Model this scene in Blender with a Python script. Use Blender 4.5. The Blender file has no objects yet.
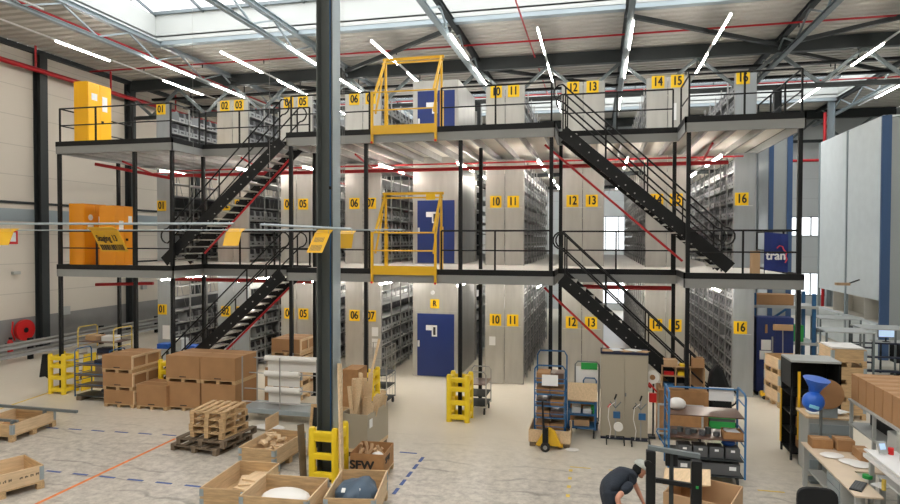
import bpy, math, random
from mathutils import Vector, Matrix
random.seed(7)
S = bpy.context.scene
COL = S.collection
R = math.radians
Z1, Z2 = 3.75, 7.35          # floors of the two decks

# ------------------------------------------------------------------ materials
MATS = {}
def mat(name, col, rough=.5, metal=0., noise=0., nscale=8., bump=0., bscale=40., col2=None, emit=None, es=1., trans=0., alpha=1., stretch=None, spec=None):
    m = bpy.data.materials.new(name); m.use_nodes = True
    nt = m.node_tree; b = nt.nodes['Principled BSDF']
    b.inputs['Base Color'].default_value = (*col, 1); b.inputs['Roughness'].default_value = rough
    b.inputs['Metallic'].default_value = metal
    if spec is not None: b.inputs['Specular IOR Level'].default_value = spec
    if trans: b.inputs['Transmission Weight'].default_value = trans
    if alpha < 1: b.inputs['Alpha'].default_value = alpha
    if emit: b.inputs['Emission Color'].default_value = (*emit, 1); b.inputs['Emission Strength'].default_value = es
    if noise or bump or col2:
        tc = nt.nodes.new('ShaderNodeTexCoord'); mp = nt.nodes.new('ShaderNodeMapping')
        nt.links.new(tc.outputs['Object'], mp.inputs['Vector'])
        if stretch: mp.inputs['Scale'].default_value = stretch
        if noise or col2:
            n = nt.nodes.new('ShaderNodeTexNoise'); n.inputs['Scale'].default_value = nscale; n.inputs['Detail'].default_value = 6
            nt.links.new(mp.outputs['Vector'], n.inputs['Vector'])
            r = nt.nodes.new('ShaderNodeValToRGB')
            c2 = col2 or tuple(max(0, c * (1 - noise)) for c in col)
            r.color_ramp.elements[0].position = .35; r.color_ramp.elements[1].position = .68
            r.color_ramp.elements[0].color = (*c2, 1); r.color_ramp.elements[1].color = (*col, 1)
            nt.links.new(n.outputs['Fac'], r.inputs['Fac']); nt.links.new(r.outputs['Color'], b.inputs['Base Color'])
        if bump:
            n2 = nt.nodes.new('ShaderNodeTexNoise'); n2.inputs['Scale'].default_value = bscale
            nt.links.new(mp.outputs['Vector'], n2.inputs['Vector'])
            bp = nt.nodes.new('ShaderNodeBump'); bp.inputs['Strength'].default_value = bump; bp.inputs['Distance'].default_value = .02
            nt.links.new(n2.outputs['Fac'], bp.inputs['Height']); nt.links.new(bp.outputs['Normal'], b.inputs['Normal'])
    MATS[name] = m
    return m
mat('black_steel', (.010, .011, .012), .5, .0, spec=.25)
mat('dark_steel', (.034, .040, .042), .5, .0, spec=.3)
mat('grey_steel', (.16, .19, .20), .4, .3)
mat('pale_steel', (.34, .40, .43), .4, .3)
mat('galvanised', (.40, .40, .39), .42, .45, noise=.16, nscale=3.)
mat('end_sheet', (.55, .545, .515), .34, .45, noise=.14, nscale=1.6, stretch=(3, 3, .6))
mat('end_sheet_cool', (.42, .46, .49), .36, .45, noise=.12, nscale=1.6, stretch=(3, 3, .6))
mat('shelf_steel', (.46, .47, .47), .45, .4)
mat('bin_grey', (.25, .26, .265), .5)
mat('slot_dark', (.03, .03, .035), .7)
mat('yellow_paint', (.78, .46, .02), .35, .0)
mat('plastic_yellow', (.86, .62, .02), .4)
mat('cabinet_yellow', (.95, .50, .01), .35)
mat('cabinet_orange', (.80, .30, .01), .35)
mat('sign_yellow', (.92, .58, .01), .45)
mat('orange_tape', (.85, .24, .05), .6, noise=.3, nscale=9)
mat('blue_tape', (.07, .13, .38), .6, noise=.4, nscale=14)
mat('yellow_tape', (.85, .62, .12), .6, noise=.3, nscale=14)
mat('black_print', (.012, .012, .012), .6)
mat('white_paper', (.85, .86, .86), .7)
mat('white_plastic', (.78, .79, .79), .4)
mat('red_pipe', (.45, .012, .018), .35)
mat('red_paint', (.60, .015, .015), .4)
mat('door_blue', (.012, .032, .16), .4)
mat('frame_blue', (.02, .11, .26), .4)
mat('trolley_blue', (.035, .16, .36), .4)
mat('column_blue', (.045, .10, .22), .45)
mat('bright_blue', (.02, .12, .55), .35)
mat('cyan_label', (.25, .65, .85), .4)
mat('beige_cabinet', (.40, .36, .28), .45)
mat('dark_navy', (.01, .015, .04), .5)
mat('navy_fabric', (.02, .028, .042), .85, bump=.5, bscale=30)
mat('skin', (.55, .27, .18), .55)
mat('cap_grey', (.45, .47, .43), .7, noise=.2, nscale=20)
mat('cardboard', (.40, .22, .10), .8, noise=.1, nscale=3)
mat('cardboard_light', (.55, .36, .20), .8, noise=.1, nscale=3)
mat('wood', (.62, .42, .22), .65, noise=.3, nscale=4., stretch=(1, 8, 8))
mat('wood_pale', (.74, .55, .34), .65, noise=.18, nscale=4., stretch=(8, 1, 8))
mat('wood_dark', (.20, .15, .10), .75, noise=.35, nscale=4.)
mat('board_brown', (.13, .07, .05), .3, noise=.2, nscale=3)
mat('chip_brown', (.42, .22, .09), .7, noise=.2, nscale=6)
mat('film_white', (.80, .79, .76), .3)
mat('bag_blue', (.06, .10, .15), .5, bump=.8, bscale=6)
mat('green', (.02, .35, .07), .5)
mat('rubber', (.02, .02, .02), .8)
mat('black_cloth', (.008, .009, .01), .95)
mat('desk_top', (.68, .56, .42), .5, noise=.08, nscale=4)
mat('desk_grey', (.42, .44, .43), .45)
mat('screen', (.25, .36, .50), .3, emit=(.5, .65, .85), es=.8)
mat('deck_floor', (.72, .70, .66), .55, noise=.08, nscale=1.5)
mat('column_grey', (.085, .095, .09), .45, .0, spec=.3)
mat('upstand_sheet', (.50, .52, .50), .6)
mat('deck_under', (.82, .78, .70), .6, noise=.1, nscale=1.2, stretch=(1, .3, 1))
mat('tube_light', (1, 1, 1), .4, emit=(1, .93, .84), es=50)
mat('aisle_tube', (1, 1, 1), .4, emit=(1, .93, .84), es=70)
mat('clear_glass', (.9, .97, 1), .05, trans=1., alpha=.25)
mat('beam_steel', (.27, .28, .275), .45, .2)
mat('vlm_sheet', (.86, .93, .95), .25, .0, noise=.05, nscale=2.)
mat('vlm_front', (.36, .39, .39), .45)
mat('banner_blue', (.012, .03, .20), .7, noise=.3, nscale=3)
mat('pink_red', (.75, .06, .10), .6)
mat('garage_dark', (.10, .105, .11), .7)

def floor_mat():
    m = bpy.data.materials.new('concrete_floor'); m.use_nodes = True; nt = m.node_tree; N = nt.nodes; L = nt.links
    b = N['Principled BSDF']; tc = N.new('ShaderNodeTexCoord')
    def noise(sc, det=8, rough=.6, dist=0.):
        n = N.new('ShaderNodeTexNoise'); n.inputs['Scale'].default_value = sc; n.inputs['Detail'].default_value = det
        n.inputs['Roughness'].default_value = rough; n.inputs['Distortion'].default_value = dist
        L.new(tc.outputs['Object'], n.inputs['Vector']); return n
    def ramp(src, p0, c0, p1, c1):
        r = N.new('ShaderNodeValToRGB'); r.color_ramp.elements[0].position = p0; r.color_ramp.elements[1].position = p1
        r.color_ramp.elements[0].color = c0; r.color_ramp.elements[1].color = c1; L.new(src, r.inputs['Fac']); return r
    def mix(fac, a, c, mode='MIX'):
        x = N.new('ShaderNodeMix'); x.data_type = 'RGBA'; x.blend_type = mode
        if isinstance(fac, float): x.inputs[0].default_value = fac
        else: L.new(fac, x.inputs[0])
        L.new(a, x.inputs[6]); L.new(c, x.inputs[7]); return x.outputs[2]
    n1 = noise(.35); base = ramp(n1.outputs['Fac'], .3, (.70, .645, .54, 1), .7, (.76, .705, .60, 1))
    # scuffed near zone (worn loading area), fading towards the coated floor at the racks
    sep = N.new('ShaderNodeSeparateXYZ'); L.new(tc.outputs['Object'], sep.inputs[0])
    mr = N.new('ShaderNodeMapRange'); mr.inputs[1].default_value = 14.5; mr.inputs[2].default_value = 11.5; L.new(sep.outputs['Y'], mr.inputs[0])
    n2 = noise(5.5, 12, .72, .1); worn = ramp(n2.outputs['Fac'], .36, (.33, .305, .27, 1), .60, (.56, .52, .455, 1))
    c = mix(mr.outputs[0], base.outputs['Color'], worn.outputs['Color'])
    # tyre scuffs: dark curved streaks
    w = N.new('ShaderNodeTexWave'); w.wave_type = 'RINGS'; w.inputs['Scale'].default_value = .55; w.inputs['Distortion'].default_value = 7; w.inputs['Detail'].default_value = 3
    mp = N.new('ShaderNodeMapping'); mp.inputs['Location'].default_value = (2, -9, 0); L.new(tc.outputs['Object'], mp.inputs['Vector']); L.new(mp.outputs[0], w.inputs['Vector'])
    st = ramp(w.outputs['Fac'], .0, (.55, .55, .55, 1), .07, (1, 1, 1, 1))
    n3 = noise(1.1, 4); sm = ramp(n3.outputs['Fac'], .45, (0, 0, 0, 1), .6, (1, 1, 1, 1))
    mm = N.new('ShaderNodeMath'); mm.operation = 'MULTIPLY'; L.new(sm.outputs['Color'], mm.inputs[0]); L.new(mr.outputs[0], mm.inputs[1])
    c = mix(mm.outputs[0], c, mix(1., c, st.outputs['Color'], 'MULTIPLY'))
    L.new(c, b.inputs['Base Color'])
    rr = ramp(n2.outputs['Fac'], .3, (.42, .42, .42, 1), .7, (.28, .28, .28, 1)); L.new(rr.outputs['Color'], b.inputs['Roughness'])
    MATS['concrete_floor'] = m
floor_mat()

def panel_mat(name, col, gap, axis='Z', rough=.5, dark=.55, col2=None):
    m = bpy.data.materials.new(name); m.use_nodes = True; nt = m.node_tree; N = nt.nodes; L = nt.links
    b = N['Principled BSDF']; b.inputs['Roughness'].default_value = rough
    tc = N.new('ShaderNodeTexCoord'); sep = N.new('ShaderNodeSeparateXYZ'); L.new(tc.outputs['Object'], sep.inputs[0])
    def line(ax, g, wd):
        d = N.new('ShaderNodeMath'); d.operation = 'DIVIDE'; L.new(sep.outputs[ax], d.inputs[0]); d.inputs[1].default_value = g
        f = N.new('ShaderNodeMath'); f.operation = 'FRACT'; L.new(d.outputs[0], f.inputs[0])
        l = N.new('ShaderNodeMath'); l.operation = 'LESS_THAN'; L.new(f.outputs[0], l.inputs[0]); l.inputs[1].default_value = wd / g; return l
    l1 = line(axis, gap, .03)
    n = N.new('ShaderNodeTexNoise'); n.inputs['Scale'].default_value = .6; L.new(tc.outputs['Object'], n.inputs['Vector'])
    r = N.new('ShaderNodeValToRGB'); r.color_ramp.elements[0].color = (*[c * .93 for c in col], 1); r.color_ramp.elements[1].color = (*col, 1); L.new(n.outputs['Fac'], r.inputs['Fac'])
    x = N.new('ShaderNodeMix'); x.data_type = 'RGBA'; L.new(l1.outputs[0], x.inputs[0]); L.new(r.outputs['Color'], x.inputs[6]); x.inputs[7].default_value = (*[c * dark for c in col], 1)
    L.new(x.outputs[2], b.inputs['Base Color']); MATS[name] = m
panel_mat('wall_panel', (.66, .61, .53), 1.18, dark=.75)
panel_mat('wall_panel_cool', (.60, .64, .65), 1.18, dark=.8)
mat('dado_concrete', (.27, .27, .265), .7, noise=.15, nscale=1.2)
mat('roof_sheet', (.54, .52, .475), .5)
mat('hanging_yellow', (.74, .42, .012), .5)

# ------------------------------------------------------------------ mesh builder
class MB:
    def __init__(s): s.v = []; s.f = []; s.m = []
    def add(s, vs, fs, m=0):
        o = len(s.v); s.v += [tuple(v) for v in vs]; s.f += [tuple(i + o for i in f) for f in fs]; s.m += [m] * len(fs); return s
    def box(s, x0, x1, y0, y1, z0, z1, m=0):
        return s.add([(x0, y0, z0), (x1, y0, z0), (x1, y1, z0), (x0, y1, z0), (x0, y0, z1), (x1, y0, z1), (x1, y1, z1), (x0, y1, z1)],
                     [(0, 3, 2, 1), (4, 5, 6, 7), (0, 1, 5, 4), (1, 2, 6, 5), (2, 3, 7, 6), (3, 0, 4, 7)], m)
    def cbox(s, c, d, m=0, rot=None):
        vs = [Vector((a * d[0] / 2, b * d[1] / 2, e * d[2] / 2)) for e in (-1, 1) for a, b in ((-1, -1), (1, -1), (1, 1), (-1, 1))]
        if rot is not None:
            M = Matrix.Rotation(rot[2], 3, 'Z') @ Matrix.Rotation(rot[1], 3, 'Y') @ Matrix.Rotation(rot[0], 3, 'X'); vs = [M @ v for v in vs]
        c = Vector(c)
        return s.add([v + c for v in vs], [(0, 3, 2, 1), (4, 5, 6, 7), (0, 1, 5, 4), (1, 2, 6, 5), (2, 3, 7, 6), (3, 0, 4, 7)], m)
    def beam(s, p, q, w, h, m=0, up=(0, 0, 1)):
        p = Vector(p); q = Vector(q); d = (q - p).normalized(); u = Vector(up)
        if abs(d.dot(u)) > .98: u = Vector((0, 1, 0))
        a = d.cross(u).normalized() * w / 2; b = a.cross(d).normalized() * h / 2
        vs = [p - a - b, p + a - b, p + a + b, p - a + b, q - a - b, q + a - b, q + a + b, q - a + b]
        return s.add(vs, [(0, 1, 2, 3), (7, 6, 5, 4), (0, 4, 5, 1), (1, 5, 6, 2), (2, 6, 7, 3), (3, 7, 4, 0)], m)
    def tube(s, pts, r, n=8, m=0, caps=True, closed=False):
        pts = [Vector(p) for p in pts]; k = len(pts); rings = []; prev = None
        for i, p in enumerate(pts):
            if closed: d = (pts[(i + 1) % k] - pts[i - 1])
            else: d = (pts[min(i + 1, k - 1)] - pts[max(i - 1, 0)])
            d.normalize()
            if prev is None:
                u = Vector((0, 0, 1)) if abs(d.z) < .9 else Vector((1, 0, 0)); a = d.cross(u).normalized()
            else: a = (prev - d * prev.dot(d)).normalized()
            prev = a; b = d.cross(a)
            rr = r[i] if isinstance(r, (list, tuple)) else r
            rings.append([p + a * math.cos(2 * math.pi * j / n) * rr + b * math.sin(2 * math.pi * j / n) * rr for j in range(n)])
        vs = [v for g in rings for v in g]; fs = []
        for i in range(k if closed else k - 1):
            i2 = (i + 1) % k
            for j in range(n): fs.append((i * n + j, i * n + (j + 1) % n, i2 * n + (j + 1) % n, i2 * n + j))
        if caps and not closed: fs += [tuple(range(n))[::-1], tuple((k - 1) * n + j for j in range(n))]
        return s.add(vs, fs, m)
    def cyl(s, c, r, h, n=20, m=0, axis='Z', r2=None):
        c = Vector(c); a = {'X': Vector((1, 0, 0)), 'Y': Vector((0, 1, 0)), 'Z': Vector((0, 0, 1))}[axis] * h
        return s.tube([c, c + a], [r, r if r2 is None else r2], n, m)
    def prism(s, pts, y0, y1, m=0, axis='Y'):
        n = len(pts)
        def P(a, b, t): return {'Y': (a, t, b), 'X': (t, a, b), 'Z': (a, b, t)}[axis]
        vs = [P(a, b, y0) for a, b in pts] + [P(a, b, y1) for a, b in pts]
        return s.add(vs, [tuple(range(n)), tuple(range(n, 2 * n))[::-1]] + [(i, (i + 1) % n + 0, (i + 1) % n + n, i + n)[::-1] for i in range(n)], m)
    def sphere(s, c, r, n=14, k=8, m=0, sc=(1, 1, 1)):
        vs = []; fs = []
        for i in range(k + 1):
            th = math.pi * i / k
            for j in range(n):
                ph = 2 * math.pi * j / n
                vs.append((c[0] + r * sc[0] * math.sin(th) * math.cos(ph), c[1] + r * sc[1] * math.sin(th) * math.sin(ph), c[2] + r * sc[2] * math.cos(th)))
        for i in range(k):
            for j in range(n): fs.append((i * n + j, (i + 1) * n + j, (i + 1) * n + (j + 1) % n, i * n + (j + 1) % n))
        return s.add(vs, fs, m)
    def build(s, name, mats, parent=None, off=None, smooth=False, bevel=0., loc=None, label=None, rotz=0):
        me = bpy.data.meshes.new(name)
        vs = s.v
        if off is None and parent is not None: off = wloc(parent) if parent.get('_world') else (0, 0, 0)
        if off and tuple(off) != (0, 0, 0): vs = [(a - off[0], b - off[1], c - off[2]) for a, b, c in vs]
        me.from_pydata(vs, [], s.f)
        for mm in (mats if isinstance(mats, (list, tuple)) else [mats]): me.materials.append(MATS[mm])
        me.polygons.foreach_set('material_index', s.m)
        if smooth: me.polygons.foreach_set('use_smooth', [True] * len(s.f))
        me.update()
        o = bpy.data.objects.new(name, me); COL.objects.link(o)
        if parent is not None:
            o.parent = parent
            if parent.get('_world'): o['_world'] = 1
        if loc: o.location = loc
        if rotz: o.rotation_euler = (0, 0, rotz)
        if bevel:
            bm = o.modifiers.new('bevel', 'BEVEL'); bm.width = bevel; bm.segments = 2; bm.limit_method = 'ANGLE'
        if smooth and not bevel:
            try:
                me.set_sharp_from_angle(angle=R(40))
            except Exception: pass
        if label: o['label'] = label
        return o
def wloc(o):
    v = Vector((0, 0, 0))
    while o is not None: v = v + Vector(o.location); o = o.parent
    return tuple(v)
def tag(o, label, cat, group=None, kind=None):
    o['label'] = label; o['category'] = cat
    if group: o['group'] = group
    if kind: o['kind'] = kind
    return o
def thing(name, label, cat, loc=(0, 0, 0), rz=0, group=None, world=False, kind=None):
    """an Empty at the base of a thing; world=True: its parts are written in world coordinates"""
    o = bpy.data.objects.new(name, None); COL.objects.link(o); o.location = loc; o.rotation_euler = (0, 0, rz); o.empty_display_size = .1
    tag(o, label, cat, group, kind)
    if world: o['_world'] = 1
    return o
def struct(name, mb, m, smooth=False):
    o = mb.build(name, m, smooth=smooth); o['kind'] = 'structure'; return o
def kids(o): return [c for c in COL.objects if c.parent == o]
KC = {}
def copy_tree(root, loc=None, rz=None, label=None, group=None, scale=None):
    if root.name not in KC:
        l1 = kids(root); KC[root.name] = [(c, kids(c)) for c in l1]
    r = root.copy(); COL.objects.link(r)
    if loc is not None: r.location = loc
    if rz is not None: r.rotation_euler = (0, 0, rz)
    if scale is not None: r.scale = scale
    if label: r['label'] = label
    if group: r['group'] = group
    for c, gs in KC[root.name]:
        d = c.copy(); COL.objects.link(d); d.parent = r
        for g in gs:
            e = g.copy(); COL.objects.link(e); e.parent = d
    return r
class Proto:
    """first use takes the built thing itself, later uses copy it"""
    def __init__(s, root): s.root = root; s.used = False
    def put(s, loc, rz=0, label=None, group=None, scale=None):
        if s.used: return copy_tree(s.root, loc, rz, label, group, scale)
        if s.root.name not in KC: KC[s.root.name] = [(c, kids(c)) for c in kids(s.root)]
        s.used = True; r = s.root; r.location = loc; r.rotation_euler = (0, 0, rz)
        if scale is not None: r.scale = scale
        if label: r['label'] = label
        if group: r['group'] = group
        return r
def text(name, s, size, m, parent, loc, rot, sx=1., bold=.0, ext=.003, align='CENTER'):
    cu = bpy.data.curves.new(name, 'FONT'); cu.body = s; cu.size = size; cu.align_x = align; cu.align_y = 'CENTER'; cu.extrude = ext; pass
    t = bpy.data.objects.new('tmp', cu); COL.objects.link(t)
    dg = bpy.context.evaluated_depsgraph_get(); me = bpy.data.meshes.new_from_object(t.evaluated_get(dg))
    bpy.data.objects.remove(t)
    if bold:
        vs = [tuple(v.co) for v in me.vertices]; fs = [tuple(p.vertices) for p in me.polygons]; n = len(vs); me = bpy.data.meshes.new(name)
        offs = ((-bold, 0, 0), (bold, 0, .0004), (0, bold * .7, .0008), (0, -bold * .7, .0012))
        me.from_pydata([(x + a, y + b, z + c) for a, b, c in offs for x, y, z in vs], [], [tuple(i + n * k for i in f) for k in range(4) for f in fs])
    M = Matrix.LocRotScale(Vector((0, 0, 0)), rot if not isinstance(rot, tuple) else Matrix.Rotation(rot[2], 3, 'Z') @ Matrix.Rotation(rot[1], 3, 'Y') @ Matrix.Rotation(rot[0], 3, 'X'), Vector((1, 1, 1)))
    me.transform(Matrix.Diagonal((sx, 1, 1, 1))); me.transform(M if isinstance(M, Matrix) else M)
    off = wloc(parent) if (parent is not None and parent.get('_world')) else (0, 0, 0)
    me.transform(Matrix.Translation(Vector(loc) - Vector(off)))
    me.materials.clear(); me.materials.append(MATS[m])
    o = bpy.data.objects.new(name, me); COL.objects.link(o); o.parent = parent
    if parent is not None and parent.get('_world'): o['_world'] = 1
    return o
FRONT = (R(90), 0, 0)          # text that faces the viewer side (-Y)
# ================================================================== THE HALL
WX0, WX1, WY0, WY1 = -22.5, 17.0, -12.0, 42.0
RZ = 12.3
struct('floor', MB().box(WX0, WX1, WY0, WY1, -.2, 0), 'concrete_floor')
m = MB(); m.box(WX0 - .3, WX0, WY0, WY1, 1.38, RZ, 0); m.box(WX0 - .3, WX0, WY0, WY1, 0, 1.38, 1); struct('wall_left', m, ['wall_panel', 'dado_concrete'])
m = MB(); m.box(WX1, WX1 + .3, WY0, WY1, 0, RZ); struct('wall_right', m, ['wall_panel_cool'])
m = MB(); m.box(WX0, WX1, WY0 - .3, WY0, 0, RZ); struct('wall_front', m, ['wall_panel'])
# back wall with window openings
wins = [(-.35, 2.2, .4, 3.0), (-.35, 2.2, 3.9, 6.1), (11.0, 13.4, 1.2, 2.6), (11.0, 13.4, 4.8, 6.0)]
m = MB()
xs = [WX0, -.35, 2.2, 11.0, 13.4, WX1]
for a, b in zip(xs, xs[1:]):
    w = sorted([(z0, z1) for x0, x1, z0, z1 in wins if abs(x0 - a) < .01])
    z = 0
    for z0, z1 in w: m.box(a, b, WY1, WY1 + .3, z, z0); z = z1
    m.box(a, b, WY1, WY1 + .3, z, RZ)
struct('wall_back', m, ['wall_panel_cool'])
for i, (x0, x1, z0, z1) in enumerate(wins):
    m = MB(); t = .06; m.box(x0, x1, WY1, WY1 + .1, z0, z0 + t); m.box(x0, x1, WY1, WY1 + .1, z1 - t, z1)
    n = 3
    for k in range(n + 1):
        xx = x0 + (x1 - x0 - t) * k / n; m.box(xx, xx + t, WY1 + .001, WY1 + .101, z0 + t, z1 - t)
    f = struct('window_%d' % (i + 1), m, 'grey_steel')
    MB().box(x0 + t, x1 - t, WY1 + .04, WY1 + .05, z0 + t, z1 - t).build('window_pane', 'clear_glass', f)
# band and conduit along the left wall
struct('trim_1', MB().box(WX0, WX0 + .02, 10, WY1, 5.25, 5.75), 'pale_steel')
struct('trim_2', MB().box(WX0 + .0, WX0 + .06, 10, WY1, 5.95, 6.05), 'dark_steel')
# corrugated roof sheets with two skylight openings
sky = [(16.6, 21.5), (32.5, 38.0), (.5, 5.5)]
def ribs(m, x0, x1, y0, y1):
    p = .42; n = int((y1 - y0) / p); p = (y1 - y0) / n; h = .13; pr = []
    for i in range(n):
        y = y0 + i * p; pr += [(y, RZ), (y + p * .5, RZ), (y + p * .62, RZ + h), (y + p * .88, RZ + h)]
    pr.append((y1, RZ)); vs = []; fs = []
    for y, z in pr: vs += [(x0, y, z), (x1, y, z)]
    for i in range(len(pr) - 1): fs.append((2 * i, 2 * i + 1, 2 * i + 3, 2 * i + 2))
    m.add(vs, fs); m.box(x0, x1, y0, y1, RZ + .14, RZ + .2)
m = MB(); SX0, SX1 = -16.9, 12.6
ribs(m, WX0, WX1, WY0, sky[2][0]); ribs(m, WX0, WX1, sky[2][1], sky[0][0]); ribs(m, WX0, WX1, sky[0][1], sky[1][0]); ribs(m, WX0, WX1, sky[1][1], WY1)
for a, b in sky: ribs(m, WX0, SX0, a, b); ribs(m, SX1, WX1, a, b)
struct('ceiling', m, 'roof_sheet')
for i, (a, b) in enumerate(sky):
    t = .08; z1 = RZ + 1.0
    m = MB(); m.box(SX0, SX1, b, b + t, RZ, z1); m.box(SX0, SX1, a - t, a, RZ, z1); m.box(SX0 - t, SX0, a, b, RZ, z1); m.box(SX1, SX1 + t, a, b, RZ, z1)
    f = struct('window_%d' % (i + 5), m, 'upstand_sheet')
    g = MB(); ym = (a + b) / 2; zr = z1 + .6
    for k in range(15):
        x = SX0 + (SX1 - SX0) * k / 14; g.beam((x, a, z1), (x, ym, zr), .06, .1); g.beam((x, b, z1), (x, ym, zr), .06, .1)
    g.box(SX0, SX1, ym - .05, ym + .05, zr - .05, zr + .05); g.box(SX0, SX1, b - .1, b + .12, z1, z1 + .12); g.box(SX0, SX1, a - .12, a + .1, z1, z1 + .12)
    g.build('skylight_frame', 'grey_steel', f)
    p = MB(); p.add([(SX0, a, z1 + .06), (SX1, a, z1 + .06), (SX1, ym, zr), (SX0, ym, zr), (SX0, b, z1 + .06), (SX1, b, z1 + .06)], [(0, 1, 2, 3), (3, 2, 5, 4)])
    p.build('skylight_pane', 'clear_glass', f)
    struct('trim_%d' % (i + 3), MB().box(SX0 - .2, SX1 + .2, b + .02, b + .3, RZ - .16, RZ), 'pale_steel')

# roof trusses running away from the viewer, resting on girders
TX = [-16.75, -10.9, -5.0, .95, 6.7, 12.6]
names = ['leftmost', 'second from left', 'over the dark foreground column', 'straight over the middle stair', 'third from right side', 'rightmost']
for k, x in enumerate(TX):
    y0, y1 = 10.8, WY1
    t = thing('roof_truss', 'grey steel lattice roof truss, ' + names[k] + ' under the roof sheets', 'truss', (x, y0, 11.4), group='roof trusses', world=True)
    c = 'pale_steel' if k in (0, 1, 2, 5) else 'grey_steel'
    zb, zt = 11.45, 12.18
    mb = MB(); mb.box(x - .09, x + .09, y0, y1, zb - .06, zb - .045); mb.box(x - .09, x + .09, y0, y1, zb + .045, zb + .06); mb.box(x - .012, x + .012, y0, y1, zb - .045, zb + .045)
    mb.build('bottom_chord', c, t)
    mb = MB(); mb.box(x - .1, x + .1, y0, y1, zt + .07, zt + .085); mb.box(x - .1, x + .1, y0, y1, zt - .085, zt - .07); mb.box(x - .012, x + .012, y0, y1, zt - .07, zt + .07)
    mb.build('top_chord', c if k < 2 else 'dark_steel', t)
    n = 16; p = (26.5 - y0) / 8
    y = y0 + .2; q = 2.95
    while y + q < WY1:
        mb = MB(); mb.beam((x, y, zt - .08), (x, y + q / 2, zb + .05), .055, .055, up=(1, 0, 0)); mb.beam((x, y + q / 2, zb + .05), (x, y + q, zt - .08), .055, .055, up=(1, 0, 0))
        mb.build('web_brace', c, t); y += q
# cross girders with V webs on the columns
for gi, gy in enumerate((26.5, 41.3, 11.0)):
    t = thing('roof_girder', ('dark', 'far', 'near')[gi] + ' cross girder with V shaped webs ' + ('midway down the hall', 'by the back wall', 'high over the foreground column')[gi], 'girder', (-2, gy, 10.3), world=True, group='cross girders')
    MB().box(WX0 + .4, WX1 - .3, gy - .13, gy + .13, 11.75, 12.25).build('top_chord', 'dark_steel', t)
    MB().box(WX0 + .4, WX1 - .3, gy - .1, gy + .1, 10.36, 10.52).build('bottom_chord', 'dark_steel', t)
    x = -22.52
    while x < WX1 - 3:
        for a, b in (((x, 11.75), (x + 1.46, 10.5)), ((x + 1.46, 10.5), (x + 2.925, 11.75))):
            MB().beam((a[0], gy, a[1]), (b[0], gy, b[1]), .12, .12, up=(0, 1, 0)).build('web_brace', 'grey_steel', t)
        x += 2.925
def hcol(name, label, x, y, z1, w=.3, d=.34, m1='grey_steel', gy=0, group='steel hall columns', turned=False):
    t = thing(name, label, 'column', (x, y, 0), group=group, world=True)
    mb = MB()
    if not turned:
        mb.box(x - w / 2, x - w / 2 + .022, y - d / 2, y + d / 2, 0.02, z1); mb.box(x + w / 2 - .022, x + w / 2, y - d / 2, y + d / 2, .02, z1); mb.box(x - w / 2 + .022, x + w / 2 - .022, y - .01, y + .01, .02, z1)
    else:
        mb.box(x - w / 2, x + w / 2, y - d / 2, y - d / 2 + .022, .02, z1); mb.box(x - w / 2, x + w / 2, y + d / 2 - .022, y + d / 2, .02, z1); mb.box(x - .01, x + .01, y - d / 2 + .022, y + d / 2 - .022, .02, z1)
    mb.build('column_shaft', m1, t)
    MB().box(x - w / 2 - .06, x + w / 2 + .06, y - d / 2 - .06, y + d / 2 + .06, 0, .02).build('base_plate', 'dark_steel', t)
    return t
for x, lb in ((-16.75, 'behind the yellow cabinet'), (-10.9, 'behind the racks 02 and 03'), (-5.0, 'beyond the goods lift'), (6.7, 'right of rack 16'), (12.6, 'by the right side')):
    hcol('hall_column', 'far dark steel H column carrying the cross girder ' + lb, x, 26.5, 10.36, .26, .26, 'dark_steel')
for y, lb in ((16.3, 'nearest the viewer'), (21.4, 'near the red hose reel'), (26.5, 'behind the orange cabinets'), (31.6, 'far along'), (36.7, 'farthest along')):
    hcol('wall_column', 'dark steel column against the left wall, ' + lb, WX0 + .19, y, 12.1, .36, .36, 'dark_steel', group='left wall columns')
tag(MB().box(WX0 + .02, WX0 + .22, WY0, WY1, 12.1, 12.28).build('eaves_beam', 'dark_steel'), 'dark eaves beam running along the top of the left wall', 'beam')
# central column near the viewer
cx, cy = -4.98, 11.12
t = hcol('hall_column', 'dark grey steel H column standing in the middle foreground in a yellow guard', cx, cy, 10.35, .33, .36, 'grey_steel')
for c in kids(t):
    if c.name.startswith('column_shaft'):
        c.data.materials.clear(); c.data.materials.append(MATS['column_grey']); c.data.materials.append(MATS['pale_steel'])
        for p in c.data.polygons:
            if p.normal.x > .9 and p.center.x > .1: p.material_index = 1  # right flange face coloured paler to stand for the light on it
MB().tube([(cx + .05, cy - .03, .1), (cx + .05, cy - .03, 10.3)], .012, 6).build('blue_cable', 'frame_blue', t)
MB().box(cx + .03, cx + .07, cy - .05, cy - .03, 5.5, 5.56).build('cable_clip', 'black_steel', t)
# roof bracing
for i, (a, b) in enumerate((((-11.0, 26.2), (-5.1, 21.7)), ((.9, 21.7), (6.6, 26.2)), ((6.8, 26.2), (12.5, 21.7)), ((-16.6, 26.2), (-11, 31)), ((6.8, 26.8), (12.5, 31.5)), ((-5, 26.8), (.8, 31.5)))):
    tag(MB().beam((*a, 11.98), (*b, 11.98), .14, .14).build('roof_brace', 'dark_steel'),
        'dark diagonal brace under the roof, ' + ('left of centre before the girder', 'right of centre before the girder', 'far right before the girder', 'left beyond the girder', 'far right beyond the girder', 'centre beyond the girder')[i], 'brace', 'diagonal roof braces')
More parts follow.
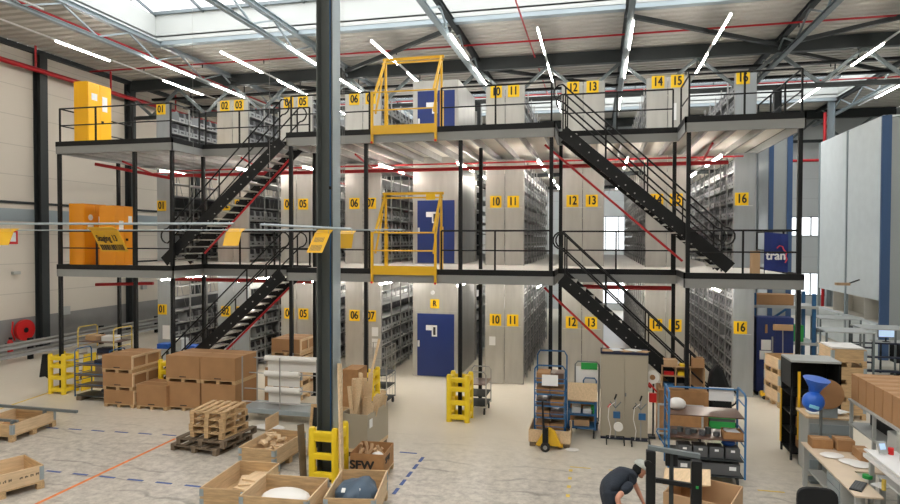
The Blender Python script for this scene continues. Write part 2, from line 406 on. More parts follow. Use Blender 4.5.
# cable trays beyond the girder
for i, (y, z) in enumerate(((28.0, 11.62), (30.5, 11.72), (23.6, 11.1))):
    if i == 2: continue
    t = thing('cable_tray', 'dark cable tray hung across the hall beyond the girder, ' + ('nearer one' if i == 0 else 'farther one'), 'cable tray', (-2, y, z), world=True, group='cable trays')
    MB().box(WX0 + .3, WX1 - .3, y - .12, y + .12, z, z + .1).build('tray', 'black_steel', t)
    for k in range(13):
        x = -20 + 3 * k; MB().box(x - .02, x + .02, y - .02, y + .02, z + .1, 12.29).build('hanger', 'dark_steel', t)
# sprinkler pipes
def pipe(label, pts, r=.05, drops=(), dn=.14, group='red sprinkler pipes'):
    t = thing('sprinkler_pipe', label, 'pipe', pts[0], world=True, group=group)
    MB().tube(pts, r, 10).build('pipe', 'red_pipe', t, smooth=True)
    for d in drops: MB().tube([d, (d[0], d[1], d[2] - dn)], .025, 6).build('sprinkler_head', 'dark_steel', t)
    return t
pipe('thick red pipe running along the top of the left wall', [(WX0 + .5, 8, 11.35), (WX0 + .5, 41, 11.35)], .1)
for y in (20.9, 24.9, 29.5): pipe('red upright linking the left wall pipe to the roof at %s' % {20.9: 'the nearest bay', 24.9: 'the middle bay', 29.5: 'the far bay'}[y], [(WX0 + .5, y, 11.46), (WX0 + .5, y, 12.3)], .045)
for i, (y, z) in enumerate(((23.9, 12.05), (29.8, 12.1), (33, 12.1), (15.0, 12.1))):
    pipe('thin red ceiling pipe with sprinkler heads, ' + ('just before the girder', 'just beyond the girder', 'far beyond the girder', 'nearest above the left side')[i],
         [(WX0 + .3, y, z), (WX1 - .3 if i < 3 else -17.6, y, z)], .035, [(-19.4 + 2.9 * k, y, z - .03) for k in range(12 if i < 3 else 1)])
pipe('thin red ceiling pipe running away from the viewer right of centre', [(-2.57, 19.0, 12.14), (-2.57, 23.7, 12.14), (-2.57, 32.8, 12.14)], .03)
pipe('red pipe along the leftmost truss', [(-17.15, 9, 11.75), (-17.15, 41, 11.75)], .04)
for z0, lv in ((0, 'ground floor'), (Z1, 'middle level')):
    zz = z0 + 2.78 if z0 else 3.28
    if z0:
        pipe('thick red sprinkler main across the front of the racks under the upper deck', [(-13.4, 17.6, 6.58), (3.3, 17.6, 6.58)], .055)
        for x in (-14.0, -10.0, -6.5, 2.7):
            pipe('red branch pipe under the upper deck, %s' % {-14.0: 'above the 01 aisle', -10.0: 'beside rack 04', -6.5: 'beside rack 07', -1.7: 'beside rack 11', 2.7: 'beside rack 15'}[x],
                 [(x, 16.3, 6.9), (x, 17.6, 6.66), (x, 18.5, 6.8), (x, 28, 6.8)], .03)
        pipe('thin red cross pipe under the upper deck', [(-15, 19.2, 6.93), (4, 19.2, 6.93)], .025)
    else:
        pipe('red sprinkler main under the lower deck left of the column', [(-13.2, 17.5, zz), (-8.4, 17.5, zz)], .06)
        pipe('red sprinkler main under the lower deck behind the right stairs', [(-.6, 17.5, zz), (2.0, 17.5, zz)], .06)
pipe('short red pipe under the left end of the upper deck', [(-15.0, 16.3, 6.85), (-13.3, 17.6, 6.5)], .05)
pipe('short red pipe under the left end of the lower deck', [(-15.0, 16.3, 3.15), (-13.2, 16.6, 3.2)], .05)
pipe('vertical red riser on the far right wall column', [(12.0, 38.0, 0), (12.0, 38.0, 11.5)], .08)
pipe('red cross pipe at the far right', [(10.0, 37.8, 8.9), (WX1 - .2, 37.8, 8.9)], .08)
hcol('hall_column', 'pale steel column beside the red riser at the far right', 12.4, 38.3, 12.2, .3, .3, 'pale_steel')

# ---------------------------------------------------------------- strip lights
def strip(x, y0, y1, z, segs, label, group, tm='tube_light'):
    t = thing('strip_light', label, 'light', (x, y0, z), world=True, group=group)
    MB().box(x - .03, x + .03, y0, y1, z + .05, z + .10).build('trunking', 'white_plastic', t)
    for a, b in segs: MB().box(x - .02, x + .02, a, b, z, z + .05).build('tube', tm, t)
    return t
near = [(-8, -5.2), (-3, -.2), (2, 4.8), (7, 9.8), (12, 14.8)]
segs = [(20.5, 23.4), (24.7, 27.5), (31.0, 34)]
rows = [(-16.55, 'under the leftmost truss'), (-13.4, 'above racks 02 and 03'), (-10.7, 'under the second truss'), (-7.6, 'above the upper yellow gate'), (-4.8, 'left of the lift, under the third truss'),
        (-1.92, 'above racks 10 and 11'), (1.06, 'above racks 13 and 14'), (3.88, 'above racks 15 and 16'), (9.6, 'at the far right'), (12.9, 'at the extreme right')]
for x, lb in rows: strip(x, 20.5, 36, 11.34 if x > -17 else 11.5, segs, 'long white strip light hung ' + lb, 'roof strip lights')
strip(-18.5, 9, 34, 11.45, [(18.4, 20.9), (24.0, 26.8), (30, 32.5)], 'long white strip light hung beside the left wall', 'roof strip lights')
for x, lb in rows[:9]: strip(x, -9, 16, 11.5, near, 'strip light out of view over the foreground, ' + lb, 'foreground roof strip lights')
strip(-18.5, -9, 8.5, 11.5, near[:4], 'strip light out of view over the foreground beside the left wall', 'foreground roof strip lights')
for zt, lv, zz in ((Z1, 'ground floor', 3.30), (Z2, 'middle level', 6.90)):
    for x, lb in ((-14.0, 'aisle 01'), (-11.2, 'aisle 03'), (-8.9, 'aisle 05'), (-6.4, 'aisle 07'), (-4.0, 'aisle beside the lift'), (-1.65, 'aisle 11'), (.8, 'aisle 13'), (3.2, 'aisle 15')):
        strip(x, 17.8, 28.8, zz - .12, [(18.0, 20.4), (22.4, 24.8), (26.4, 28.6)], 'strip light under the deck over %s on the %s' % (lb, lv), 'aisle strip lights', 'aisle_tube')
# ================================================================== MEZZANINE
DX0, DX1, DYF, DYR, DYB = -15.5, 4.47, 15.4, 16.8, 36.0
bays = [(-15.5, -11.6), (-8.09, -1.02), (1.97, 4.47)]
rec = [(-11.6, -8.09), (-1.02, 1.97)]
LX0, LX1, LY0, LY1 = -6.02, -4.42, 20.1, 23.0          # goods lift shaft
for zt, lv in ((Z1, 'lower'), (Z2, 'upper')):
    t = thing('mezzanine_deck', lv + ' mezzanine deck with black kick plates and galvanised edge beams', 'platform', (DX0, DYF, zt - .35), world=True, group='mezzanine decks')
    m = MB()
    for a, b in bays: m.box(a, b, DYF, DYR, zt - .05, zt)
    m.box(DX0, DX1, DYR, LY0, zt - .05, zt); m.box(DX0, LX0, LY0, LY1, zt - .05, zt); m.box(LX1, DX1, LY0, LY1, zt - .05, zt); m.box(DX0, DX1, LY1, DYB, zt - .05, zt)
    m.build('deck_floor', 'deck_floor', t)
    m = MB()
    for a, b in bays: m.box(a + .03, b - .03, DYF + .03, DYR, zt - .075, zt - .05)
    m.box(DX0 + .03, DX1 - .03, DYR + .03, LY0, zt - .075, zt - .05); m.box(DX0 + .03, LX0, LY0, LY1, zt - .075, zt - .05); m.box(LX1, DX1 - .03, LY0, LY1, zt - .075, zt - .05); m.box(DX0 + .03, DX1 - .03, LY1, DYB, zt - .075, zt - .05)
    m.build('deck_underside', 'deck_under', t)
    k, g = MB(), MB()
    def edge(p, q):
        (x0, y0), (x1, y1) = p, q
        e = .02
        k.box(min(x0, x1) - e, max(x0, x1) + e, min(y0, y1) - e, max(y0, y1) + e, zt - .085, zt + .055)
        g.box(min(x0, x1) - .015, max(x0, x1) + .015, min(y0, y1) - .015, max(y0, y1) + .015, zt - .30, zt - .087)
    P = [(-15.5, 17.8 if 0 else DYB), (-15.5, DYF), (-11.6, DYF), (-11.6, DYR), (-8.09, DYR), (-8.09, DYF), (-1.02, DYF), (-1.02, DYR), (1.97, DYR), (1.97, DYF), (4.47, DYF), (4.47, DYB)]
    for p, q in zip(P, P[1:]): edge(p, q)
    k.build('kick_plate', 'black_steel', t); g.build('edge_beam', 'beam_steel', t)
    x = DX0 + .6
    while x < DX1 - .2:
        ys = DYF + .05 if any(a + .1 < x < b - .1 for a, b in bays) else DYR + .05
        j = MB()
        for a, b in (((ys, LY0 - .05), (LY1 + .05, DYB)) if LX0 - .1 < x < LX1 + .1 else ((ys, DYB),)):
            j.box(x - .005, x + .005, a, b, zt - .26, zt - .075); j.box(x - .03, x + .03, a, b, zt - .27, zt - .26)
        j.build('joist', 'galvanised', t); x += .62
    for y in (24.0, 30):
        j = MB(); j.box(DX0 + .05, DX1 - .05, y - .05, y + .05, zt - .42, zt - .275); j.build('cross_beam', 'dark_steel', t)
# posts
def post(x, y, z1, label, w=.09):
    t = thing('support_post', label, 'post', (x, y, 0), world=True, group='mezzanine posts')
    MB().box(x - w / 2, x + w / 2, y - w / 2, y + w / 2, .02, z1).build('post_shaft', 'black_steel', t)
    MB().box(x - w, x + w, y - w, y + w, 0, .02).build('base_plate', 'black_steel', t)
for x, y, lb in ((-15.49, 15.49, 'at the left front corner'), (-12.9, 15.49, 'in front of the orange cabinets'), (-11.68, 15.49, 'at the foot of the left stairs'), (-11.66, 16.9, 'behind the left stairs'),
                 (-8.02, 15.49, 'at the head of the left stairs'), (-8.0, 16.9, 'behind the head of the left stairs'), (-5.88, 15.49, 'left of the yellow gates'), (-3.36, 15.49, 'right of the yellow gates'),
                 (-3.1, 16.9, 'left of rack 10'), (-1.1, 15.49, 'at the head of the right stairs'), (-.95, 16.9, 'behind the head of the right stairs'), (1.9, 16.9, 'behind the right stairs'),
                 (2.05, 15.49, 'crossing the right stairs'), (4.4, 15.49, 'at the right front corner'), (-15.42, 17.75, 'behind the left front corner'), (4.4, 24, 'far along the right side'), (-15.42, 24, 'far along the left side')):
    post(x, y, Z2 - .30, 'black square mezzanine post ' + lb)
# ---------------------------------------------------------------- guard rails
def rail(label, pts, z, curl=(), h=1.03, sp=1.35):
    t = thing('guard_rail', label, 'railing', (*pts[0], z), world=True, group='black guard rails')
    top = [(x, y, z + h) for x, y in pts]; mid = [(x, y, z + h * .52) for x, y in pts]
    MB().tube(top, .022, 8).build('top_rail', 'black_steel', t); MB().tube(mid, .018, 8).build('mid_rail', 'black_steel', t)
    for (x0, y0), (x1, y1) in zip(pts, pts[1:]):
        L = math.hypot(x1 - x0, y1 - y0); n = max(1, round(L / sp))
        for i in range(n + 1):
            if i == 0 and (x0, y0) != pts[0]: continue
            f = i / n; x = x0 + (x1 - x0) * f; y = y0 + (y1 - y0) * f
            MB().box(x - .02, x + .02, y - .02, y + .02, z + .002, z + h).build('rail_post', 'black_steel', t)
    return t
GX0, GX1 = -5.66, -3.97
F = 15.47
for z, lv in ((Z1, 'middle level'), (Z2, 'top level')):
    rail('black guard rail in front of the %s, %s' % ('orange cabinets' if z == Z1 else 'yellow cabinet', lv), [(-15.44, 18.4), (-15.44, F), (-11.7, F)] + ([(-11.7, 16.78)] if z == Z2 else []), z)
    rail('black guard rail behind the left stairwell, ' + lv, [(-11.55, 16.88), (-8.15, 16.88)], z)
    rail('black guard rail left of the yellow gate, ' + lv, ([(-8.0, 16.78)] if z == Z1 and 0 else []) + [(-8.0, F), (GX0 - .12, F)], z)
    rail('black guard rail right of the yellow gate, ' + lv, [(GX1 + .12, F), (-1.1, F)], z)
    rail('black guard rail behind the right stairwell, ' + lv, [(-.9, 16.88), (1.85, 16.88)], z)
    rail('black guard rail at the right end before rack 16, ' + lv, ([(2.03, 16.78)] if z == Z2 else []) + [(2.05, F), (4.42, F), (4.42, 19.4)], z)
# ---------------------------------------------------------------- stairs
def stair(label, xt, xb, zb, zt, y0=15.62, y1=16.66, treadmat='end_sheet', group='steel stairs'):
    t = thing('steel_staircase', label, 'staircase', (xb, y0, zb), world=True, group=group)
    s = 1 if xb > xt else -1
    n = 18; rise = (zt - zb) / n; run = (xb - xt) / n
    for y in (y0, y1):
        nm = MB(); nm.beam((xt, y, zt - .14), (xb, y, zb + .16), .04, .30, up=(0, 0, 1))
        for i in range(1, n):
            nm.cyl((xt + run * i, y - .035, zt - rise * i - .08), .018, .02, 6, m=1, axis='Y')
        nm.build('stringer', ['black_steel', 'galvanised'], t)
    for i in range(1, n):
        x = xt + run * i; z = zt - rise * i
        MB().box(x - .14, x + .14, y0 + .02, y1 - .02, z - .035, z).build('tread', treadmat, t)
    for y, nm in ((y0, 'front handrail'), (y1, 'rear handrail')):
        def pt(f, h): return (xt + (xb - xt) * f, y, zt + (zb - zt) * f + h)
        r = .25
        hr = MB()
        def loop(h1, h2, fend):
            a = pt(0, h1); b = pt(fend, h1); c = pt(fend, h2); d = pt(0, h2); pts = [a, b]
            cz = (b[2] + c[2]) / 2; cx = (b[0] + c[0]) / 2
            for k in range(1, 7):
                an = math.pi / 2 - math.pi * k / 7; pts.append((cx + s * abs(b[2] - c[2]) / 2 * math.cos(an), y, cz + abs(b[2] - c[2]) / 2 * math.sin(an)))
            pts += [c, d]
            for k in range(1, 7):
                an = -math.pi / 2 - math.pi * k / 7; pts.append((d[0] + s * abs(b[2] - c[2]) / 2 * math.cos(an), y, (a[2] + d[2]) / 2 + abs(b[2] - c[2]) / 2 * math.sin(an)))
            return pts
        hr.tube(loop(1.0, .58, .97), .021, 8, closed=True)
        hr.build('handrail', 'black_steel', t)
        for f in (.02, .27, .52, .76, .95):
            a = pt(f, -.1); b = pt(f, 1.0); MB().tube([a, b], .02, 6).build('handrail_post', 'black_steel', t)
    return t
stair('black steel stairs from the middle level up to the top level on the left', -8.35, -12.05, Z1, Z2)
stair('black steel stairs from the ground up to the lower deck on the left', -8.35, -12.35, 0, Z1)
stair('black steel stairs from the middle level up to the top level on the right', -.85, 3.0, Z1, Z2)
stair('black steel stairs from the ground up to the lower deck on the right', -.85, 3.1, 0, Z1)
for lb, a, b in (('upper left stairs', (-8.3, 16.0, 6.8), (-11.0, 16.0, 4.15)), ('lower left stairs', (-8.3, 16.0, 3.25), (-11.0, 16.0, .75)), ('upper right stairs', (-1.3, 16.0, 6.95), (2.0, 16.0, 4.05)), ('lower right stairs', (-1.3, 16.0, 3.35), (1.3, 16.0, .95))):
    pipe('slim red pipe slanting along the underside of the ' + lb, [a, b], .03)
# ---------------------------------------------------------------- yellow pallet gates
def gate(z, lv):
    t = thing('pallet_safety_gate', 'yellow swing over pallet gate in the front railing on the ' + lv, 'safety gate', (GX0, 15.4, z), world=True, group='yellow pallet gates')
    yf = 15.335
    for x in (GX0, GX1): MB().box(x - .03, x + .03, yf - .03, yf + .03, z - .33, z + 1.0).build('front_upright', 'yellow_paint', t)
    MB().box(GX0 + .03, GX1 - .03, yf - .015, yf + .015, z - .1, z + .13).build('toe_board', 'yellow_paint', t)
    for h in (.98, .52): MB().tube([(GX0, yf, z + h), (GX1, yf, z + h)], .02, 8).build('front_bar', 'yellow_paint', t)
    yb, zb = 16.2, z + 2.04
    for x in (GX0 + .07, GX1 - .07):
        xx = x + (.2 if x < -5 else 0)
        m = MB(); m.beam((x, yf + .06, z + 1.0), (x, yb, zb), .05, .07); m.beam((x, yb, zb), (x, 16.25, z + .1), .05, .07); m.box(x - .04, x + .04, 16.2, 16.3, z, z + 1.15)
        m.build('side_frame', 'yellow_paint', t)
        MB().beam((x, yf + .06, z + .45), (x, 15.95, z + 1.5), .04, .05).build('side_link', 'yellow_paint', t)
    m = MB(); m.beam((GX0, yb, zb), (GX1, yb, zb), .07, .07); m.beam((GX0, yb - .1, zb - .12), (GX1, yb - .1, zb - .12), .04, .04); m.build('top_bar', 'yellow_paint', t)
    for x in (GX0, GX1):
        MB().cyl((x, yf - .05, z - .3), .03, .04, 10, axis='Y').build('foot_bolt', 'red_paint', t)
    if z == Z1: MB().box(GX1 - .45, GX1 - .2, yb - .14, yb - .12, zb - .18, zb - .02).build('warning_plate', 'sign_yellow', t)
    return t
gate(Z1, 'middle level'); gate(Z2, 'top level')
# ---------------------------------------------------------------- racks
RY0, RY1 = 19.65, 29.1
numproto = {}
def nplate(parent, x, y, z, s, w=.36, h=.37):
    p = MB().box(x - w / 2, x + w / 2, y - .012, y, z - h / 2, z + h / 2).build('number_plate', 'sign_yellow', parent)
    text('number', s, .36, 'black_print', p, (x, y - .016, z), FRONT, sx=.74, bold=.012)
    return p
RACKS = [('01', -15.45, -14.9, ['01'], 'R'), ('02-03', -13.0, -11.8, ['02', '03'], 'R'), ('04-05', -10.56, -9.4, ['04', '05'], 'R'), ('06-07', -8.2, -6.95, ['06', '07'], 'R'),
         ('10-11', -3.44, -2.24, ['10', '11'], 'R'), ('12-13', -1.08, .18, ['12', '13'], ''), ('14-15', 1.41, 2.6, ['14', '15'], 'L'), ('16', 3.86, 4.42, ['16'], 'L')]
LEV = ((0, 'ground floor', 3.30, 2.02), (Z1, 'middle level', 3.32, 2.0), (Z2, 'top level', 2.02, 1.85))
binspots = []
for nm, x0, x1, nums, faces in RACKS:
    for z0, lv, H, lz in LEV:
        lb = 'rack ' + ' and '.join(nums)
        t = thing('shelving_rack', 'grey metal shelving %s on the %s, numbered on its end panel' % (lb, lv), 'shelving rack', (x0, RY0, z0), world=True, group='numbered shelving racks')
        single = len(nums) == 1
        es = 'end_sheet_cool' if nm in ('01', '16') or (z0 == 0 and nm in ('02-03',)) else 'end_sheet'
        halves = [(x0, x1)] if single else [(x0, (x0 + x1) / 2 - .01), ((x0 + x1) / 2 + .01, x1)]
        for (a, b), s in zip(halves, nums):
            ep = MB().box(a, b, RY0, RY0 + .03, z0 + .01, z0 + H).build('end_panel', es, t, bevel=.006)
            nx = (a + b) / 2 + (.0 if single else (.02 if s == nums[0] else -.04))
            if single: nx = x0 + .2
            nplate(t, nx, RY0 - .002, z0 + lz + (.04 if nm in ('14-15', '16') and z0 == Z2 else 0), s)
        if z0 == Z2 and nm in ('10-11', '06-07', '12-13'): pass
        if not (z0 == Z2):
            ln = MB(); ln.box(x0 + .06, x1 - .06, RY0 - .004, RY0 - .001, z0 + lz - .2, z0 + lz - .19)
            if nm in ('10-11', '12-13', '16'): ln.build('label_strip', 'white_plastic', t)
        # shelves
        nl = 7 if z0 != Z2 else 4
        levels = [z0 + .12 + i * .45 for i in range(nl)]
        if z0 == Z2: levels = [z0 + .12 + i * .46 for i in range(4)]
        ys1 = RY1 if nm not in ('14-15', '12-13') else 35.0
        for zz in levels: MB().box(x0 + .02, x1 - .02, RY0 + .035, ys1, zz - .015, zz + .02).build('shelf', 'shelf_steel', t)
        ny = int((ys1 - RY0) / 1.05)
        for i in range(ny + 1):
            y = RY0 + .06 + i * (ys1 - RY0 - .08) / ny
            for x in (x0, x1): MB().box(x - .018, x + .018, y - .02, y + .02, z0, z0 + H).build('upright', 'galvanised', t)
        cxm = (x0 + x1) / 2
        if single: cxm = x0 + .02 if faces == 'R' else x1 - .02
        m = MB()
        for i in range(ny):
            ya = RY0 + .1 + i * (ys1 - RY0 - .08) / ny; yb = ya + (ys1 - RY0 - .1) / ny
            m.beam((cxm, ya, z0 + .2), (cxm, yb, z0 + H - .1), .015, .015, up=(1, 0, 0)); m.beam((cxm, yb, z0 + .2), (cxm, ya, z0 + H - .1), .015, .015, up=(1, 0, 0))
        m.build('cross_brace', 'galvanised', t)
        # back sheet between the two halves, low part
        MB().box(cxm - .004, cxm + .004, RY0 + .06, ys1, z0 + .1, z0 + (H - .9 if z0 != Z2 else H - .3)).build('back_sheet', 'garage_dark', t)
        # bins
        for f in faces:
            xf = x1 if f == 'R' else x0
            for li, zz in enumerate(levels):
                if z0 == Z2 and li > 3: continue
                if nm in ('01', '02-03', '04-05', '06-07') and z0 != Z2 and li > 3: continue
                if nm == '14-15' and li > 4: continue
                step = .40
                y = RY0 + .12; cnt = 0
                while y + step < ys1:
                    yc = y + step / 2
                    near_up = min(abs(yc - (RY0 + .06 + i * (ys1 - RY0 - .08) / ny)) for i in range(ny + 1))
                    if random.random() > .07:
                        binspots.append((xf, f, yc, zz + .022, nm, lv, li, cnt)); cnt += 1
                    y += step
# an open-fronted storage bin, its front faces +X
def bin_verts(w=.35, d=.42, h=.34):
    m = MB(); t = .008
    prof = [(0, 0), (0, h * .42), (-.05, h), (-d, h), (-d, 0)]
    for y in (-w / 2, w / 2 - t): m.prism(prof, y, y + t, 0)
    m.box(-d, 0, -w / 2, w / 2, 0, t, 0); m.box(-d, -d + t, -w / 2, w / 2, t, h, 0); m.box(-t, 0, -w / 2 + t, w / 2 - t, t, h * .42, 0)
    m.box(0, .003, -w * .2, w * .2, .03, .08, 1); m.box(-.07, -.06, -w / 2 + .015, w / 2 - .015, h * .42, h * .93, 1)  # second box: dark sheet in the mouth, standing in for shade inside
    return m
binspots.sort(key=lambda s: -(abs(s[0]) + .6) / s[2] ** 3)
vis = [s for s in binspots if (s[0] < 0) == (s[1] == 'R')]
near = vis[:300]; nearset = set(id(s) for s in near)
rest = [s for s in binspots if id(s) not in nearset]
bp = bin_verts(); bin0 = bp.build('storage_bin', ['bin_grey', 'slot_dark'])
first = True
for s in near:
    o = bin0 if first else bin0.copy()
    if not first: COL.objects.link(o)
    first = False
    sg = 1 if s[1] == 'R' else -1
    o.location = (s[0] - sg * .012, s[2], s[3]); o.rotation_euler = (0, 0, 0 if sg > 0 else math.pi)
    num = s[4].split('-')[-1] if s[1] == 'R' else s[4].split('-')[0]
    rw = ('lowest', 'second', 'third', 'fourth', 'fifth', 'sixth', 'seventh')[s[6]]
    od = ('first', 'second', 'third', 'fourth', 'fifth', 'sixth', 'seventh', 'eighth', 'ninth', 'tenth') + tuple('%dth' % q for q in range(11, 60))
    tag(o, 'grey bin, %s from the front on the %s shelf of rack %s, %s' % (od[s[7]], rw, num, s[5]), 'storage bin', 'grey bins on the %s shelf of rack %s, %s' % (rw, num, s[5]))
big = MB()
for s in rest:
    sg = 1 if s[1] == 'R' else -1
    if s[2] > 27 and abs(s[0]) < 9: pass
    big.add([(s[0] - sg * .012 + sg * a, s[2] + sg * b, s[3] + c) for a, b, c in bp.v], bp.f)
    for k in range(len(bp.f)): big.m[-1 - k] = bp.m[-1 - k]
tag(big.build('storage_bin_rows', ['bin_grey', 'slot_dark']), 'rows of grey bins receding into the rack aisles', 'storage bins', kind='stuff')
# posted sheets on end panels
def sheet(label, x, z, w, h, y=RY0 - .004, m='white_paper'):
    tag(MB().box(x - w / 2, x + w / 2, y - .006, y, z - h / 2, z + h / 2).build('paper_sheet', m), label, 'paper', 'sheets taped to rack ends')
sheet('white notice taped below number 10 on the ground floor', -3.22, 1.35, .2, .28)
sheet('tall white notice taped below number 07 on the ground floor', -7.15, 1.5, .22, .3)
sheet('second white notice taped below number 07 on the ground floor', -7.15, 1.12, .22, .3)
sheet('white notice taped below number 01 on the ground floor', -15.1, 1.2, .3, .5)
sheet('small white notice taped to the top level rack 14', 2.2, Z2 + 1.0, .1, .5)
# ---------------------------------------------------------------- goods lift
t = thing('goods_lift_shaft', 'pale panelled goods lift shaft with blue doors and an R plate through all levels', 'lift', (LX0, LY0, 0), world=True)
m = MB(); m.box(LX0 + .03, LX1 - .03, LY0 + .03, LY1 - .03, 0, 9.8); m.build('shaft_panel', 'end_sheet', t)
for z0, H in ((0, 2.1), (Z1, 2.1), (Z2, 2.1)):
    dx0, dx1 = -5.82, -4.56
    fr = MB(); fr.box(dx0 - .1, dx0, LY0 - .0, LY0 + .03, z0, z0 + H + .09); fr.box(dx1, dx1 + .08, LY0, LY0 + .03, z0, z0 + H + .09); fr.box(dx0, dx1, LY0, LY0 + .03, z0 + H, z0 + H + .09)
    fr.build('door_frame', 'end_sheet', t)
    d = MB().box(dx0, dx1, LY0 - .02, LY0 + .03, z0 + .03, z0 + H).build('door_leaf', 'door_blue', t)
    MB().box(dx0 + .5, dx0 + .68, LY0 - .03, LY0 - .02, z0 + 1.35, z0 + 1.72).build('door_window', 'white_plastic', d)
    MB().box(dx0 + .55, dx0 + .63, LY0 - .035, LY0 - .03, z0 + 1.40, z0 + 1.66).build('window_glass', 'slot_dark', d)
    MB().box(dx0 + .3, dx0 + .5, LY0 - .03, LY0 - .02, z0 + 1.55, z0 + 1.72).build('door_label', 'white_paper', d)
    MB().box(dx0 + .02, dx0 + .08, LY0 - .06, LY0 - .02, z0 + 1.0, z0 + 1.2).build('handle', 'white_plastic', d)
    for a in ((LX0 + .1, .3, .9),): pass
    MB().tube([(-5.3, LY0 - .02, z0 + 2.8), (-5.3, LY0 + .03, z0 + 2.8)], .07, 12).build('signal_lamp', 'white_plastic', t) if z0 == 0 else None
p = MB().box(-5.38, -5.08, LY0 + .015, LY0 + .025, 2.28, 2.58).build('number_plate', 'sign_yellow', t)
text('number', 'R', .26, 'black_print', p, (-5.23, LY0 + .01, 2.43), FRONT, sx=.85, bold=.008)
# rack behind the lift
for z0, lv, H, lz in LEV:
    t = thing('shelving_rack', 'unnumbered grey shelving rack behind the goods lift on the ' + lv, 'shelving rack', (-5.6, 23.2, z0), world=True, group='racks behind the lift')
    MB().box(-5.6, -4.45, 23.2, 23.23, z0 + .01, z0 + H).build('end_panel', 'end_sheet', t)
    for i in range(4 if z0 == Z2 else 7): MB().box(-5.58, -4.47, 23.24, 29, z0 + .12 + i * .45, z0 + .15 + i * .45).build('shelf', 'shelf_steel', t)
    for i in range(6):
        y = 23.3 + i * 1.1
        for x in (-5.6, -4.45): MB().box(x - .018, x + .018, y - .02, y + .02, z0, z0 + H).build('upright', 'galvanised', t)
# ---------------------------------------------------------------- yellow safety cabinets (doors face +X)
def cabinet(label, x0, x1, y0, y1, z0, h, m, papers):
    t = thing('safety_cabinet', label, 'cabinet', (x0, y0, z0), world=True, group='hazard cabinets')
    MB().box(x0, x1 - .03, y0, y1, z0 + .01, z0 + h).build('cabinet_body', m, t, bevel=.008)
    ym = (y0 + y1) / 2
    for a, b in ((y0 + .01, ym - .005), (ym + .005, y1 - .01)):
        MB().box(x1 - .03, x1, a, b, z0 + .08, z0 + h - .03).build('cabinet_door', m, t, bevel=.006)
    MB().box(x1, x1 + .03, ym + .05, ym + .12, z0 + .75, z0 + .82).build('latch', 'black_steel', t)
    for py, pz, w, hh in papers: MB().box(x1 + .001, x1 + .006, y0 + py - w / 2, y0 + py + w / 2, z0 + pz - hh / 2, z0 + pz + hh / 2).build('paper_notice', 'white_paper', t)
    return t
cabinet('yellow safety cabinet on the top level at the left end', -15.35, -14.85, 15.89, 16.83, Z2, 1.93, 'cabinet_yellow', [(.25, 1.5, .22, .2), (.66, 1.35, .2, .45)])
c = cabinet('orange safety cabinet with a round warning sticker, left one on the middle level', -15.38, -14.85, 15.7, 16.6, Z1, 1.86, 'cabinet_orange', [(.25, 1.15, .22, .16), (.66, 1.4, .2, .18), (.66, 1.12, .16, .16)])
MB().cyl((-14.85, 15.95, Z1 + 1.45), .09, .006, 16, axis='X').build('round_sticker', 'white_paper', c)
cabinet('orange safety cabinet, right one on the middle level behind the post', -14.45, -13.9, 15.85, 16.62, Z1, 1.80, 'cabinet_orange', [(.25, 1.2, .18, .3), (.62, 1.4, .15, .2)])
# ================================================================== VERTICAL STORAGE MACHINES, RIGHT
def vlm(label, x0, x1, y0, y1, H, n, openz=None, wide=1):
    t = thing('storage_machine', label, 'storage machine', (x0, y0, 0), world=True, group='tall storage machines')
    cb = .22
    L = (y1 - y0) / n
    for i in range(n):
        a, b = y0 + i * L, y0 + (i + 1) * L
        m = MB()
        if openz:
            m.box(x0 + .02, x0 + .08, a + .06, b - .06, openz[1], H - .05); m.box(x0 + .02, x0 + .08, a + .06, b - .06, 0.02, openz[0])
        else: m.box(x0 + .02, x0 + .08, a + .06, b - .06, .02, H - .05)
        m.build('side_cladding', 'vlm_sheet', t)
        if openz:
            m = MB(); m.box(x0 - .25, x0 + .08, a + .1, b - .1, openz[0] - .08, openz[0] + .02); m.build('access_ledge', 'vlm_sheet', t)
            m = MB(); m.box(x0 + .9, x0 + .95, a + .06, b - .06, openz[0], openz[1]); m.box(x0 + .08, x0 + .9, a + .06, b - .06, openz[0] - .02, openz[0]); m.box(x0 + .08, x0 + .9, a + .06, b - .06, openz[1], openz[1] + .03)
            m.box(x0 + .1, x0 + .9, (a + b) / 2 - .03, (a + b) / 2 + .03, openz[0], openz[1])
            m.build('access_bay', 'deck_under', t)
    for i in range(n + 1):
        y = y0 + i * L; MB().box(x0 - .02, x0 + .1, y - .06, y + .06, 0, H - .02).build('upright_trim', 'pale_steel' if 0 < i else 'column_blue', t)
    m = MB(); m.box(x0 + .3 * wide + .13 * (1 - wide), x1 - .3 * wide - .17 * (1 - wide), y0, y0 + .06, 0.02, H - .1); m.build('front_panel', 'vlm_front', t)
    for a, b in ((x0 + .08 * wide, x0 + .3 * wide + .13 * (1 - wide)), (x1 - .3 * wide - .17 * (1 - wide), x1)): MB().box(a, b, y0 - .04, y0 + .08, 0, H).build('corner_column', 'column_blue', t)
    MB().box(x0 + .05, x1, y0 + .06, y1, H - .05, H + .02).build('roof_panel', 'vlm_sheet', t)
    MB().box(x1 - .05, x1, y0 + .08, y1, .02, H - .06).build('far_cladding', 'vlm_sheet', t)
    return t
vlm('huge pale panelled storage machine with blue corner columns and access openings at the far right', 10.5, 13.2, 27.0, 33.9, 9.3, 2, (1.35, 2.25))
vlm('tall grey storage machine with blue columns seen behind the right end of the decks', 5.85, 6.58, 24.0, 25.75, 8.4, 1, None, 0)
t = thing('hanging_lamp', 'yellowish flat lamp on an arm sticking out from the storage machine side', 'lamp', (10.2, 29.0, 2.6), world=True)
